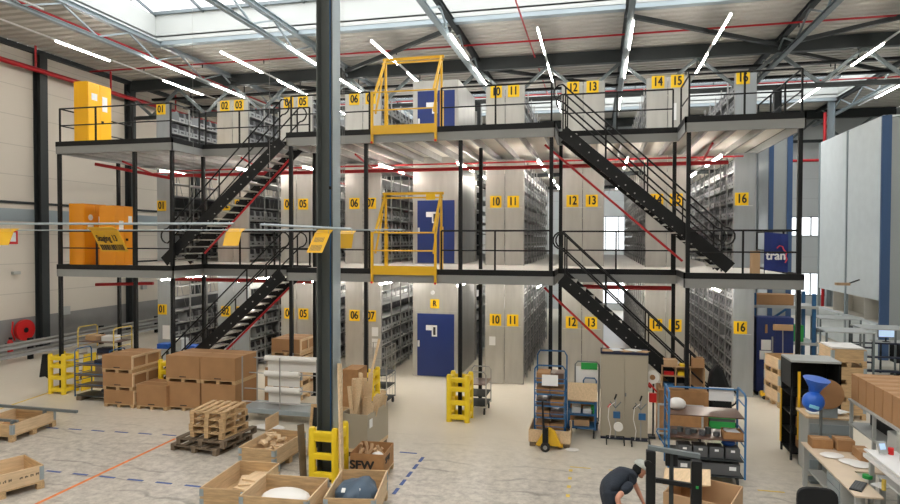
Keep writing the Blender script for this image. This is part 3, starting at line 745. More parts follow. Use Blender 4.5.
MB().box(9.55, 10.05, 28.6, 28.85, 2.72, 2.82).build('lamp_head', 'cardboard_light', t); MB().tube([(10.05, 28.75, 2.8), (10.48, 28.9, 2.95)], .03, 6).build('arm', 'dark_steel', t)
# blue banner on the middle level
t = thing('banner', 'dark blue banner with white letters and red outline at the right railing end', 'banner', (3.88, 16.2, Z1), world=True)
m = MB(); n = 14; vs = []; fs = []
bx0, bx1, bz0, bz1 = 3.86, 4.37, Z1 + .10, Z1 + 1.0
for th in (0, .012):
    for j in range(9):
        for i in range(n + 1):
            u = i / n; v = j / 8; vs.append((bx0 + (bx1 - bx0) * u, 16.2 + th + .02 * math.sin(u * 9 + v * 2) * (1 - .5 * v), bz0 - .05 * u + (bz1 - bz0) * v))
K = (n + 1) * 9
for b0 in (0, K):
    for j in range(8):
        for i in range(n): q = (b0 + j * (n + 1) + i, b0 + j * (n + 1) + i + 1, b0 + (j + 1) * (n + 1) + i + 1, b0 + (j + 1) * (n + 1) + i); fs.append(q if b0 == 0 else q[::-1])
m.add(vs, fs); cl = m.build('banner_cloth', 'banner_blue', t, smooth=True)
text('lettering', 'tran', .29, 'white_paper', cl, (4.10, 16.165, Z1 + .44), FRONT, sx=.9, bold=.010)
MB().tube([(4.12, 16.16, Z1 + .62), (4.18, 16.16, Z1 + .68), (4.24, 16.16, Z1 + .66), (4.27, 16.16, Z1 + .58), (4.33, 16.16, Z1 + .52), (4.31, 16.16, Z1 + .44), (4.34, 16.16, Z1 + .36), (4.30, 16.16, Z1 + .28)], .014, 6).build('red_outline', 'pink_red', cl)
for x in (3.87, 4.36): MB().tube([(x, 16.24, Z1), (x, 16.24, Z1 + 1.02)], .01, 6).build('banner_pole', 'dark_steel', t)
t = thing('cardboard_box', 'brown box on the middle level left of the blue banner', 'box', (3.62, 16.3, Z1)); MB().box(0, .17, 0, .25, .0, .55).build('box_body', 'cardboard_light', t); MB().box(0, .17, .11, .14, .55, .552).build('tape', 'cardboard', t)

# ================================================================== GENERIC GOODS
def make_pallet(w, d, m='wood', h=.144):
    t = thing('wooden_pallet', 'pallet', 'pallet'); n = 5 if w > .7 else 4
    for i in range(n):
        bw = .1 if w < .9 else .13; x = -w / 2 + bw / 2 + i * (w - bw) / (n - 1)
        MB().box(x - bw / 2, x + bw / 2, -d / 2, d / 2, h - .022, h).build('deck_board', m, t)
    for y in (-d / 2 + .05, 0, d / 2 - .05):
        MB().box(-w / 2, w / 2, y - .05, y + .05, h - .044, h - .022).build('cross_board', m, t)
        for x in (-w / 2 + .05, 0, w / 2 - .05): MB().box(x - .05, x + .05, y - .05, y + .05, .02, h - .044).build('block', m, t)
    for x in (-w / 2 + .05, 0, w / 2 - .05): MB().box(x - .05, x + .05, -d / 2, d / 2, 0, .02).build('bottom_board', m, t)
    return t
def make_crate(w, d, layers, m='wood', hp=.144, h1=.195):
    """pallet with hinged wooden collars, origin at the floor centre"""
    t = thing('pallet_collar_crate', 'crate', 'crate')
    MB().box(-w / 2, w / 2, -d / 2, d / 2, hp - .03, hp).build('pallet_deck', m, t)
    for y in (-d / 2 + .05, 0, d / 2 - .05):
        for x in (-w / 2 + .05, 0, w / 2 - .05): MB().box(x - .05, x + .05, y - .06, y + .06, 0, hp - .03).build('block', m, t)
    th = .022
    for k in range(layers):
        z0 = hp + k * h1; z1 = z0 + h1 - .004
        MB().box(-w / 2, w / 2, -d / 2, -d / 2 + th, z0, z1).build('collar_board', m, t, bevel=.004); MB().box(-w / 2, w / 2, d / 2 - th, d / 2, z0, z1).build('collar_board', m, t, bevel=.004)
        MB().box(-w / 2, -w / 2 + th, -d / 2 + th, d / 2 - th, z0, z1).build('collar_board', 'wood_pale', t); MB().box(w / 2 - th, w / 2, -d / 2 + th, d / 2 - th, z0, z1).build('collar_board', 'wood_pale', t)
        for sx in (-1, 1):
            for sy in (-1, 1):
                m2 = MB(); x = sx * w / 2; y = sy * d / 2
                m2.box(min(x, x + sx * .006), max(x, x + sx * .006), min(y, y - sy * .07), max(y, y - sy * .07), z0 + .02, z1 - .02); m2.box(min(x, x - sx * .07), max(x, x - sx * .07), min(y, y + sy * .006), max(y, y + sy * .006), z0 + .02, z1 - .02)
                m2.build('hinge', 'pale_steel', t)
    return t
def make_carton(w, d, h, m='cardboard', frame=False, slot=False, legs=.1):
    """carton on its own little pallet; origin at the base centre"""
    t = thing('cardboard_box', 'box', 'box')
    b = MB().box(-w / 2, w / 2, -d / 2, d / 2, legs, legs + h).build('box_body', m, t, bevel=.006)
    MB().box(-w / 2 + .01, w / 2 - .01, -.03, .03, legs + h, legs + h + .002).build('tape', 'cardboard_light', t)
    MB().box(-.1, .1, -d / 2 - .002, -d / 2, legs + .03, legs + .055).build('stamp', 'black_print', t)
    if legs > .05:
        MB().box(-w / 2, w / 2, -d / 2, d / 2, legs - .02, legs - .001).build('pallet_board', 'wood', t)
        for x in (-w / 2 + .05, w / 2 - .05, 0): MB().box(x - .05, x + .05, -d / 2 + .01, d / 2 - .01, 0, legs - .021).build('runner', 'wood', t)
    if frame:
        f = MB(); x0, x1 = w / 2, w / 2 + .03; s = .06
        f.box(x0, x1, -d / 2, d / 2, legs, legs + s); f.box(x0, x1, -d / 2, d / 2, legs + h - s, legs + h)
        for y in (-d / 2, -s / 2, d / 2 - s): f.box(x0, x1, y, y + s, legs + s, legs + h - s)
        f.build('wooden_frame', 'wood_pale', t)
    return t
# left cluster
p = Proto(make_carton(.93, 1.15, .37, frame=True))
LC = [('lowest', 0, 0), ('middle', .47, -.03), ('top', .94, -.05)]
for nm, z, dx in LC: p.put((-12.57 + dx, 14.98, z), R(0), 'brown carton with wooden side frame, %s one of the three high stack at the left' % nm, 'framed cartons in the left stack')
t = make_carton(.92, .74, .56); t.location = (-11.55, 14.78, 0); tag(t, 'single low brown carton between the three high stack and the four big cartons', 'box')
p = Proto(make_carton(1.0, 1.1, .66)); q = Proto(make_carton(1.02, 1.12, .6))
for x, side in ((-10.66, 'left'), (-9.62, 'right')):
    p.put((x, 15.08, 0), 0, 'big brown carton, bottom %s one of the block of four' % side, 'block of four big cartons')
    q.put((x - .01, 15.08, .765), 0, 'big brown carton, top %s one of the block of four' % side, 'block of four big cartons')
t = make_carton(.88, 1.0, .38, frame=True); t.location = (-8.6, 16.75, 1.24); tag(t, 'brown carton lying on wooden crates behind the roll rack', 'box')
for k in range(3):
    c = make_crate(.95, 1.05, 1, h1=.26) if k == 0 else copy_tree(base_c)
    if k == 0: base_c = c
    c.location = (-8.58, 16.75, .41 * k); tag(c, 'wooden crate behind the roll rack, %s of three stacked' % ('lowest', 'middle', 'topmost')[k], 'crate', 'crates under the carton behind the roll rack')
# pallets with odds and ends: stack near the viewer
dk = Proto(make_pallet(1.2, 1.2, 'wood_dark')); lt = Proto(make_pallet(.82, .92, 'wood'))
dk.put((-8.28, 12.28, 0), R(-6), 'wide dark weathered pallet, lowest one of the low stack left of the crates', 'dark pallets at the bottom of the stack')
dk.put((-8.18, 12.33, .146), R(-3), 'wide dark weathered pallet, second from the floor in the low stack', 'dark pallets at the bottom of the stack')
for k in range(4): lt.put((-8.12 + (.03, -.02, .02, 0)[k], 12.28, .292 + .146 * k), R((-4, 2, -2, 3)[k]), 'small light pallet, %s of the four light ones on the dark pallets' % ('lowest', 'second', 'third', 'topmost')[k], 'small light pallets')
# collar crates in the foreground
def fill(kind, x, y, z, w, d, label, rz=0):
    random.seed(hash(kind) % 97 if 0 else len(label))
    M = Matrix.Rotation(rz, 3, 'Z')
    if kind == 'offcuts':
        for i in range(26):
            v = M @ Vector((random.uniform(-w / 2 + .16, w / 2 - .16), random.uniform(-d / 2 + .2, d / 2 - .2), 0))
            o = MB().cbox((0, 0, 0), (.12 + random.random() * .12, .05 + random.random() * .05, .05)).build('wood_offcut', 'wood_pale')
            o.location = (x + v.x, y + v.y, z + .05 + .045 * (i % 6)); o.rotation_euler = (random.uniform(-.3, .3), random.uniform(-.3, .3), random.uniform(0, 3))
            tag(o, label, 'wood offcut', label)
    if kind == 'sheets':
        for i in range(4):
            o = MB().cbox((0, 0, 0), (.34, .46, .03)).build('wood_board', 'wood_pale'); o.location = (x + (.0, .03, -.04, .05)[i], y + .12 * i - .1, z + .02 + .035 * i); o.rotation_euler = (0, 0, rz + R((5, -12, 20, -8)[i]))
            tag(o, label + ', %s one' % ('bottom', 'second', 'third', 'top')[i], 'board', 'boards in the crate')
ca = make_crate(.8, 1.25, 2, h1=.155); ca.location = (-6.46, 11.68, 0); ca.rotation_euler = (0, 0, R(-2)); tag(ca, 'wooden collar crate full of wood offcuts left of the dark column', 'crate')
fill('offcuts', -6.46, 11.68, .17, .8, 1.2, 'pale wood offcut lying in the crate left of the dark column', R(2))
o = MB().cbox((0, 0, .14), (.022, .55, .28)).build('wood_board', 'wood_pale'); o.location = (-6.85, 12.33, .46); tag(o, 'pale board standing upright on the rear left corner of the offcut crate', 'board')
cb = make_crate(.8, 1.3, 2, h1=.165); cb.location = (-5.98, 9.72, 0); cb.rotation_euler = (0, 0, R(3)); tag(cb, 'wooden collar crate holding loose boards, bottom centre left of the photo', 'crate')
fill('sheets', -5.98, 9.9, .16, .8, 1.2, 'pale board lying in the crate at the bottom centre left', R(3))
cc = make_crate(1.15, .95, 2, h1=.17); cc.location = (-4.98, 9.4, 0); cc.rotation_euler = (0, 0, R(4)); tag(cc, 'wide wooden collar crate with a rounded pale sack, in front of the yellow column guard', 'crate')
m = MB().sphere((0, 0, 0), .42, 20, 10, sc=(1, .75, .32)); o = m.build('paper_sack', 'film_white', smooth=True); o.location = (-4.98, 9.4, .29); tag(o, 'rounded pale sack lying in the wide crate at the bottom', 'sack')
cd = make_crate(.82, 1.25, 2, h1=.18); cd.location = (-3.86, 9.75, 0); cd.rotation_euler = (0, 0, R(10)); tag(cd, 'wooden collar crate with a dark blue plastic bag inside, bottom centre', 'crate')
m = MB(); m.sphere((0, 0, 0), .36, 24, 14, sc=(.95, 1.1, .62))
for i, v in enumerate(m.v):
    k = 1 + .12 * math.sin(v[0] * 23 + v[1] * 11) * math.cos(v[1] * 17); m.v[i] = (v[0] * k, v[1] * k, v[2] * (1 + .15 * math.sin(v[0] * 14)))
t = thing('plastic_bag', 'crumpled dark blue plastic bag with white print lying in a wooden crate', 'bag', (-3.84, 9.7, .37)); b = m.build('bag_body', 'bag_blue', t, smooth=True)
for x, y in ((-.12, -.3), (.12, -.26)): MB().cbox((x, y, .14), (.06, .02, .07), rot=(R(-40), 0, 0)).build('white_print', 'white_paper', t)
# left edge crates
cl1 = make_crate(1.1, 1.25, 1, h1=.26); cl1.location = (-13.3, 11.95, 0); cl1.rotation_euler = (0, 0, R(4)); tag(cl1, 'wooden box with steel rail on top at the left edge, farther one', 'crate')
t = thing('steel_rail', 'long grey steel rails laid across the farther wooden box at the left edge', 'steel bar', (-13.3, 11.9, .41), world=True)
MB().beam((-14.9, 12.30, .50), (-12.0, 12.43, .45), .07, .06).build('rail_bar', 'grey_steel', t); MB().beam((-14.5, 11.4, .46), (-12.7, 11.5, .44), .05, .05).build('rail_bar', 'grey_steel', t)
for x, y in ((-12.85, 12.35), (-12.8, 11.45)): MB().box(x - .03, x + .03, y - .03, y + .03, .15, .47).build('rail_stake', 'grey_steel', t)
cl2 = make_crate(.9, 1.3, 1, h1=.29); cl2.location = (-10.5, 9.0, 0); cl2.rotation_euler = (0, 0, R(-24)); tag(cl2, 'wooden box with stencilled side at the lower left edge, nearer one', 'crate')
m = MB(); random.seed(11)
for k in range(13):
    if k in (3, 8): continue
    y = -.5 + .085 * k; hh = .03 + .03 * random.random(); m.box(.4505, .4525, y, y + .018, .27, .27 + hh); m.box(.4505, .4525, y + .03, y + .05, .275, .27 + hh * random.random() + .02); m.box(.4505, .4525, y + .018, y + .03, .28 + .02 * random.random(), .31)
m.build('stencil', 'wood_dark', cl2)
o = MB().cbox((0, 0, 0), (.4, .5, .03)).build('wood_board', 'wood_pale'); o.location = (-10.6, 8.9, .18); tag(o, 'pale board lying in the nearer wooden box at the left edge', 'board')
o = MB().cbox((0, 0, 0), (.6, .4, .03)).build('wood_board', 'chip_brown'); o.location = (-13.2, 11.9, .2); o.rotation_euler = (.15, .1, .4); tag(o, 'brown board lying in the farther wooden box at the left edge', 'board')

# ------------------------------------------------------------- column guards
def make_guard(w=.6, d=.6, h=1.18):
    t = thing('column_guard', 'guard', 'column guard')
    for sx in (-1, 1):
        for sy in (-1, 1): MB().tube([(sx * (w / 2 - .07), sy * (d / 2 - .07), 0), (sx * (w / 2 - .07), sy * (d / 2 - .07), .04), (sx * (w / 2 - .07), sy * (d / 2 - .07), h - .05), (sx * (w / 2 - .07), sy * (d / 2 - .07), h)], [.075, .07, .07, .05], 12).build('corner_post', 'plastic_yellow', t, smooth=True)
    for z in (.12, .48, .82, h - .13):
        m = MB()
        for sy in (-1, 1): y = sy * (d / 2 - .07); m.box(-w / 2 + .08, w / 2 - .08, y - .05, y + .05, z - .06, z + .06)
        for sx in (-1, 1): x = sx * (w / 2 - .07); m.box(x - .05, x + .05, -d / 2 + .08, d / 2 - .08, z - .06, z + .06)
        m.build('guard_band', 'plastic_yellow', t, bevel=.02)
    MB().box(-w / 2 + .09, w / 2 - .09, -.03, .03, h * .5, h * .5 + .03).build('strap', 'black_cloth', t) if 0 else None
    return t
g = Proto(make_guard())
G = 'yellow column guards'
g.put((-15.42, 15.49, 0), 0, 'yellow plastic column guard at the left front corner post beside a black cloth', G)
g.put((-11.68, 15.49, 0), 0, 'yellow plastic column guard behind the cartons at the left stairs', G)
g.put((-5.88, 15.49, 0), 0, 'yellow plastic column guard beside the lumber box and wire cage', G)
g.put((-3.36, 15.49, 0), 0, 'yellow plastic column guard standing free in front of the blue lift door', G)
t = make_guard(.60, .62, 1.02); t.location = (cx, cy, .0); tag(t, 'yellow plastic column guard around the dark foreground column', 'column guard', G)
# black cloth hanging on the left guard
m = MB(); m.prism([(-.28, 1.12), (-.02, 1.14), (.02, .5), (-.06, .38), (-.18, .46), (-.4, .42)], -.04, .04)
o = m.build('black_cloth', 'black_cloth', bevel=.02); o.location = (-15.78, 15.4, 0); tag(o, 'black cloth hanging from the left side of the leftmost yellow guard', 'cloth')
o = MB().cbox((0, 0, .56), (.04, .45, 1.1), rot=(0, R(6), 0)).build('leaning_panel', 'plastic_yellow'); o.location = (-14.92, 15.9, -.0); tag(o, 'thin yellow panel standing right of the leftmost column guard', 'panel')

# leaning panels and lumber at the dark column
def plank(label, a, b, w, th, m='wood_pale', name='wood_plank', up=(0, 1, 0), group=None):
    o = MB().beam((0, 0, 0), Vector(b) - Vector(a), w, th, up=up).build(name, m); o.location = a; tag(o, label, 'plank', group); return o
plank('tall pale plank leaning right of the dark column', (-4.50, 10.62, 0.02), (-4.755, 11.1, 2.2), .04, .12)
o = MB().box(-.07, .07, 0, .03, 0, 1.0).build('board_panel', 'wood_dark'); o.location = (-5.42, 10.95, 0.02); o.rotation_euler = (R(-5), 0, R(62)); tag(o, 'dark framed board leaning left of the yellow guard of the foreground column', 'panel')
t = thing('picture_frame', 'wooden frame with black panel leaning behind the foreground column', 'frame', (-5.55, 12.1, 0)); t.rotation_euler = (R(-8), 0, R(-8))
MB().box(-.32, .32, 0, .02, .03, 1.0).build('panel', 'black_cloth', t)
m = MB(); m.box(-.38, -.32, -.02, .03, 0, 1.06); m.box(.32, .38, -.02, .03, 0, 1.06); m.box(-.32, .32, -.02, .03, 1.0, 1.06); m.box(-.32, .32, -.02, .03, 0, .03); m.build('frame', 'wood', t)
# grey carton full of lumber
t = thing('cardboard_box', 'grey brown open carton on a pallet full of upright timber behind the foreground column', 'box', (-4.87, 12.75, 0)); t.rotation_euler = (0, 0, R(-4))
w, d = .62, 1.1
m = MB(); m.box(-w / 2, w / 2, -d / 2, -d / 2 + .015, .2, .92); m.box(-w / 2, w / 2, d / 2 - .015, d / 2, .2, .92); m.box(-w / 2, -w / 2 + .015, -d / 2 + .015, d / 2 - .015, .2, .92); m.box(w / 2 - .015, w / 2, -d / 2 + .015, d / 2 - .015, .2, .92); m.box(-w / 2 + .015, w / 2 - .015, -d / 2 + .015, d / 2 - .015, .2, .215)
m.build('box_wall', 'beige_cabinet', t)
MB().box(-w / 2, w / 2, -d / 2, d / 2, .12, .199).build('pallet_board', 'wood_pale', t)
for y in (-.4, 0, .4): MB().box(-w / 2, w / 2, y - .07, y + .07, 0, .12).build('block', 'wood_dark', t)
MB().box(w / 2, w / 2 + .004, -.45, -.3, .62, .8).build('paper_label', 'white_paper', t)
random.seed(3)
for i in range(30):
    bx = -5.1 + .44 * random.random(); by = 12.35 + .75 * random.random(); h = 1.1 + .6 * random.random() * (1 if bx < -4.85 else .3)
    plank('length of timber standing in the grey brown carton', (bx, by, .24), (bx + random.uniform(-.12, .3), by + random.uniform(-.1, .15), h), .06 + .06 * random.random(), .035, name='timber_length', group='timber standing in the carton')
plank('longest thin lath rising out of the timber carton', (-5.0, 12.5, .24), (-4.7, 13.2, 2.35), .05, .03)
o = MB().box(-.2, .2, -.3, .3, 0, .9).build('cardboard_box', 'chip_brown', bevel=.005); o.location = (-5.72, 14.3, .55); tag(o, 'tall brown carton behind the timber beside the yellow guard', 'box')
o = MB().box(-.3, .3, -.4, .4, 0, .54).build('wooden_crate', 'wood', bevel=.005); o.location = (-5.75, 14.35, .005); tag(o, 'closed wooden crate under the tall brown carton', 'crate')
# SFW carton
t = thing('cardboard_box', 'open brown carton printed SFW on a pallet beside the foreground column', 'box', (-4.24, 11.5, 0)); t.rotation_euler = (0, 0, R(4))
w, d, z0, z1 = .66, .74, .12, .50
m = MB(); m.box(-w / 2, w / 2, -d / 2, -d / 2 + .012, z0, z1); m.box(-w / 2, w / 2, d / 2 - .012, d / 2, z0, z1); m.box(-w / 2, -w / 2 + .012, -d / 2 + .012, d / 2 - .012, z0, z1); m.box(w / 2 - .012, w / 2, -d / 2 + .012, d / 2 - .012, z0, z1); m.box(-w / 2 + .012, w / 2 - .012, -d / 2 + .012, d / 2 - .012, z0, z0 + .012)
bw = m.build('box_wall', 'chip_brown', t)
text('print', 'SFW', .22, 'black_print', bw, (-.1, -d / 2 - .003, .28), FRONT, sx=1.1, bold=.01)
text('print', 'SFW', .16, 'black_print', bw, (w / 2 + .003, -.1, .34), Matrix.Rotation(R(90), 3, 'Z') @ Matrix.Rotation(R(90), 3, 'X'), sx=1.0, bold=.008)
MB().box(-w / 2 - .01, w / 2 + .01, -d / 2 - .01, d / 2 + .01, .1, .119).build('pallet_board', 'wood_pale', t)
for y in (-.33, 0, .33): MB().box(-w / 2, w / 2, y - .05, y + .05, 0, .1).build('block', 'wood', t)
for i in range(7):
    m = MB(); pts = [(random.uniform(-.2, .2), random.uniform(-.2, .2), .18)];
    for k in range(4): pts.append((pts[-1][0] + random.uniform(-.08, .08), pts[-1][1] + random.uniform(-.08, .08), pts[-1][2] + .09))
    o = m.tube(pts, .035, 6).build('crumpled_paper', 'cardboard_light', smooth=True); o.location = (-4.32, 11.56, -.03); tag(o, 'crumpled packing paper sticking out of the SFW carton', 'packing paper', 'packing paper in the SFW carton')
o = MB().sphere((0, 0, 0), .12, 12, 8, sc=(1, 1, .7)).build('white_bag', 'film_white', smooth=True); o.location = (-4.1, 11.4, .38); tag(o, 'small white bag lying in the SFW carton', 'bag')

# ------------------------------------------------------------- roll rack
t = thing('roll_rack', 'grey wheeled rack holding three rolls of white film before the cartons', 'rack', (-8.7, 14.0, 0), world=True)
X0, X1 = -8.68, -6.6
MB().box(X0, X1, 14.05, 14.85, .22, .34).build('base_tray', 'pale_steel', t, bevel=.01)
for x in (X0 + .12, X1 - .12):
    for y in (14.12, 14.78):
        MB().cyl((x - .02, y, .08), .08, .04, 14, axis='X').build('caster', 'rubber', t); MB().box(x - .03, x + .03, y - .02, y + .02, .12, .22).build('caster_fork', 'grey_steel', t)
for x in (X0 + .03, X1 - .03, -7.62):
    for y in (14.1, 14.8): MB().tube([(x, y, .34), (x, y, 1.62)], .018, 6).build('upright_tube', 'galvanised', t)
for z, y in ((1.5, 14.62), (1.15, 14.42), (.8, 14.2), (.5, 14.1)): MB().tube([(X0 + .03, y, z), (X1 - .03, y, z)], .014, 6).build('cross_tube', 'galvanised', t)
for z, y, a, b, lb in ((1.5, 14.62, -8.3, -6.85, 'top and longest'), (1.15, 14.42, -8.2, -7.25, 'middle'), (.8, 14.2, -8.05, -7.12, 'lowest')):
    m = MB().cyl((a, y, z), .075, b - a, 18, axis='X'); r_ = thing('film_roll', 'roll of white film on the roll rack, %s one' % lb, 'film roll', (a, y, z), world=True, group='film rolls on the rack')
    m.build('roll', 'film_white', r_, smooth=True); MB().box(a + .03, b - .03, y + .066, y + .074, z - .33, z).build('hanging_sheet', 'film_white', r_)
for i, x in enumerate((-8.5, -8.38, -8.25, -8.12)):
    o = MB().box(-.05, .05, -.02, .02, 0, 1.15 - .05 * i).build('wood_board', ('cardboard', 'wood', 'board_brown', 'chip_brown')[i]); o.location = (x, 15.0, .01); o.rotation_euler = (R(-3), 0, 0); tag(o, 'upright %s board behind the left end of the roll rack' % ('cardboard coloured', 'light wooden', 'dark brown', 'reddish brown')[i], 'board')
o = MB().sphere((0, 0, 0), .4, 16, 8, sc=(1, .4, .16)).build('film_sheet', 'film_white', smooth=True); o.location = (-7.6, 13.55, .065); tag(o, 'crumpled white film lying on the floor before the roll rack', 'film')
# ------------------------------------------------------------- wheels and trolleys
def wheels(t, x0, x1, y0, y1, r=.08, z=None, m='rubber'):
    for x in (x0, x1):
        for y in (y0, y1):
            w = MB().cyl((x - .018, y, r), r, .036, 16, axis='X').build('wheel', m, t); MB().box(x - .022, x + .022, y - .02, y + .02, r + .03, r * 2 + .03).build('fork', 'dark_steel', t)
def uframe(t, x, y0, y1, z0, z1, m, r=.018, rungs=(), nm='end_frame'):
    MB().tube([(x, y0, z0), (x, y0, z1 - .08), (x, y0 + .03, z1 - .02), (x, y0 + .09, z1), (x, y1 - .09, z1), (x, y1 - .03, z1 - .02), (x, y1, z1 - .08), (x, y1, z0)], r, 8).build(nm, m, t, smooth=True)
    for z in rungs: MB().tube([(x, y0, z), (x, y1, z)], r * .6, 6).build('rung', m, t)
# tall blue trolley with trays and a wooden collar on a small yellow pallet truck
t = thing('shelf_trolley', 'tall blue tube shelf trolley loaded with brown trays standing in a wooden collar', 'trolley', (-1.36, 13.85, 0), world=True)
X0, X1, Y0, Y1 = -1.33, -.66, 13.95, 14.6
for x in (X0, X1):
    for y in (Y0, Y1): MB().tube([(x, y, .24), (x, y, 1.7)], .018, 6).build('upright_tube', 'frame_blue', t)
MB().tube([(X0, Y0, 1.7), (X0 + .06, Y0, 1.78), (X1 - .06, Y0, 1.78), (X1, Y0, 1.7)], .018, 8).build('top_hoop', 'frame_blue', t); MB().tube([(X0, Y1, 1.7), (X0, Y1, 1.9), (X0 + .06, Y1, 2.0), (X1 - .06, Y1, 2.0), (X1, Y1, 1.9), (X1, Y1, 1.7)], .018, 8).build('top_hoop', 'frame_blue', t)
zs = (.34, .62, .88, 1.14, 1.40)
for z in zs:
    MB().box(X0, X1, Y0, Y1, z - .015, z).build('shelf', 'trolley_blue', t); MB().tube([(X0, Y0, z + .09), (X1, Y0, z + .09)], .01, 6).build('shelf_lip', 'frame_blue', t)
c = thing('wooden_collar', 'light wooden collar frame under the tall blue shelf trolley', 'crate', (-1.0, 14.27, 0), world=True)
m = MB(); m.box(X0 - .1, X1 + .1, Y0 - .12, Y0 - .1, .1, .38); m.box(X0 - .1, X1 + .1, Y1 + .1, Y1 + .12, .1, .38); m.box(X0 - .12, X0 - .1, Y0 - .12, Y1 + .12, .1, .38); m.box(X1 + .1, X1 + .12, Y0 - .12, Y1 + .12, .1, .38); m.build('collar', 'wood_pale', c)
MB().box(X0 - .1, X1 + .1, Y0 - .1, Y1 + .1, .1, .13).build('base_board', 'wood', c)
for x in (X0 - .04, X1 + .04, -1.0): MB().box(x - .06, x + .06, Y0 - .1, Y1 + .1, 0, .1).build('block', 'wood_dark', c)
for i, z in enumerate(zs):
    for k in range(2):
        o = MB().box(0, .29, 0, .45, 0, .13 if i < 4 else .2).build('tray_box', ('chip_brown', 'cardboard', 'board_brown')[(i + k) % 3], bevel=.005); o.location = (X0 + .03 + .31 * k, Y0 + .06, z + .002)
        tag(o, 'brown tray box on the %s shelf of the tall blue trolley, %s' % (('lowest', 'second', 'third', 'fourth', 'top')[i], ('left', 'right')[k]), 'box', 'tray boxes on the tall blue trolley')
tag(MB().box(X0 + .16, X1 - .16, Y0 - .03, Y0 - .02, 1.34, 1.58).build('paper_sign', 'white_paper'), 'white paper sign hung on the front of the tall blue trolley', 'sign')
t = thing('pallet_truck', 'small yellow hand pallet truck with black wheel in front of the tall blue trolley', 'pallet truck', (-1.05, 13.6, 0), world=True)
MB().prism([(-1.28, .1), (-.72, .1), (-.86, .42), (-1.0, .5), (-1.1, .42)], 13.62, 13.72).build('truck_body', 'yellow_paint', t, bevel=.01)
m = MB(); m.cyl((-1.06, 13.5, .1), .1, .08, 20, axis='Y'); w_ = m.build('steer_wheel', 'rubber', t); MB().cyl((-1.06, 13.485, .1), .045, .015, 12, axis='Y').build('wheel_hub', 'galvanised', w_)
MB().tube([(-1.06, 13.56, .2), (-1.1, 13.5, .6), (-1.12, 13.48, 1.1)], [.05, .025, .02], 8).build('tiller', 'black_steel', t); MB().tube([(-1.22, 13.48, 1.12), (-1.02, 13.48, 1.12)], .018, 8).build('tiller_grip', 'black_steel', t)
MB().box(-1.12, -1.0, 13.5, 13.62, .2, .5).build('pump', 'black_steel', t)
for x in (-1.25, -.8): MB().box(x, x + .1, 13.72, 13.83, .05, .095).build('fork', 'yellow_paint', t)
o = MB().sphere((0, 0, 0), .12, 10, 6, sc=(1.3, 1, .16)).build('paper_scrap', 'film_white'); o.location = (-.5, 13.75, .02); tag(o, 'white scrap on the floor right of the small pallet truck', 'scrap')
# blue work trolley with slanted wooden top
t = thing('work_trolley', 'blue framed wheeled bench with slanted light wooden top beside the beige cabinet', 'trolley', (-.62, 14.62, 0), world=True)
X0, X1, Y0, Y1 = -.62, -.02, 14.65, 15.2
for x in (X0, X1):
    for y in (Y0, Y1): MB().box(x - .02, x + .02, y - .02, y + .02, .2, .86 if y == Y0 else 1.1).build('leg', 'frame_blue', t)
MB().add([(X0 - .04, Y0 - .04, .87), (X1 + .04, Y0 - .04, .87), (X1 + .04, Y1 + .04, 1.12), (X0 - .04, Y1 + .04, 1.12), (X0 - .04, Y0 - .04, .90), (X1 + .04, Y0 - .04, .90), (X1 + .04, Y1 + .04, 1.15), (X0 - .04, Y1 + .04, 1.15)], [(0, 3, 2, 1), (4, 5, 6, 7), (0, 1, 5, 4), (1, 2, 6, 5), (2, 3, 7, 6), (3, 0, 4, 7)]).build('slanted_top', 'wood_pale', t)
for z in (.25, .55): MB().box(X0, X1, Y0, Y1, z - .03, z).build('shelf', 'frame_blue', t)
for z in (.84,): MB().box(X0, X1, Y0 - .02, Y0 + .02, z - .04, z).build('front_bar', 'frame_blue', t)
MB().box(X0 + .02, X1 - .02, Y1 - .02, Y1, .26, .84).build('back_panel', 'chip_brown', t)
wheels(t, X0 + .03, X1 - .03, Y0 + .05, Y1 - .05, .08)
for i, (x, z, w, h, m_) in enumerate(((-.55, .552, .2, .14, 'film_white'), (-.3, .552, .24, .1, 'white_plastic'), (-.5, .252, .35, .14, 'cardboard_light'), (-.12, .552, .08, .17, 'green'))):
    o = MB().cbox((w / 2, 0, h / 2), (w, .3, h)).build('supply_pack', m_, bevel=.01); o.location = (x, 14.9, z); tag(o, '%s pack on the shelves of the blue wheeled bench' % ('crumpled white', 'flat pale', 'tan', 'small green')[i], 'pack', 'packs on the blue wheeled bench')
t = thing('frame_cart', 'grey tube cart with a green cloth standing behind the blue wheeled bench', 'cart', (-.45, 15.4, 0), world=True)
uf = [(-.5, 15.45, .2), (-.5, 15.45, 1.55), (-.44, 15.45, 1.62), (.0, 15.45, 1.62), (.06, 15.45, 1.55), (.06, 15.45, .2)]
MB().tube(uf, .018, 8).build('tube_frame', 'grey_steel', t); MB().box(-.48, .04, 15.44, 15.47, .9, 1.5).build('white_board', 'white_paper', t); MB().box(-.36, .02, 15.42, 15.435, 1.44, 1.6).build('green_cloth', 'green', t)
MB().box(-.5, .06, 15.3, 15.75, .17, .2).build('platform', 'dark_steel', t); wheels(t, -.46, .02, 15.35, 15.7, .07)
MB().tube([(-.3, 15.3, .9), (-.3, 15.3, 1.2), (-.26, 15.3, 1.26), (-.04, 15.3, 1.26), (0, 15.3, 1.2), (0, 15.3, .9), (0, 15.3, .2)], .018, 8).build('push_handle', 'frame_blue', t)
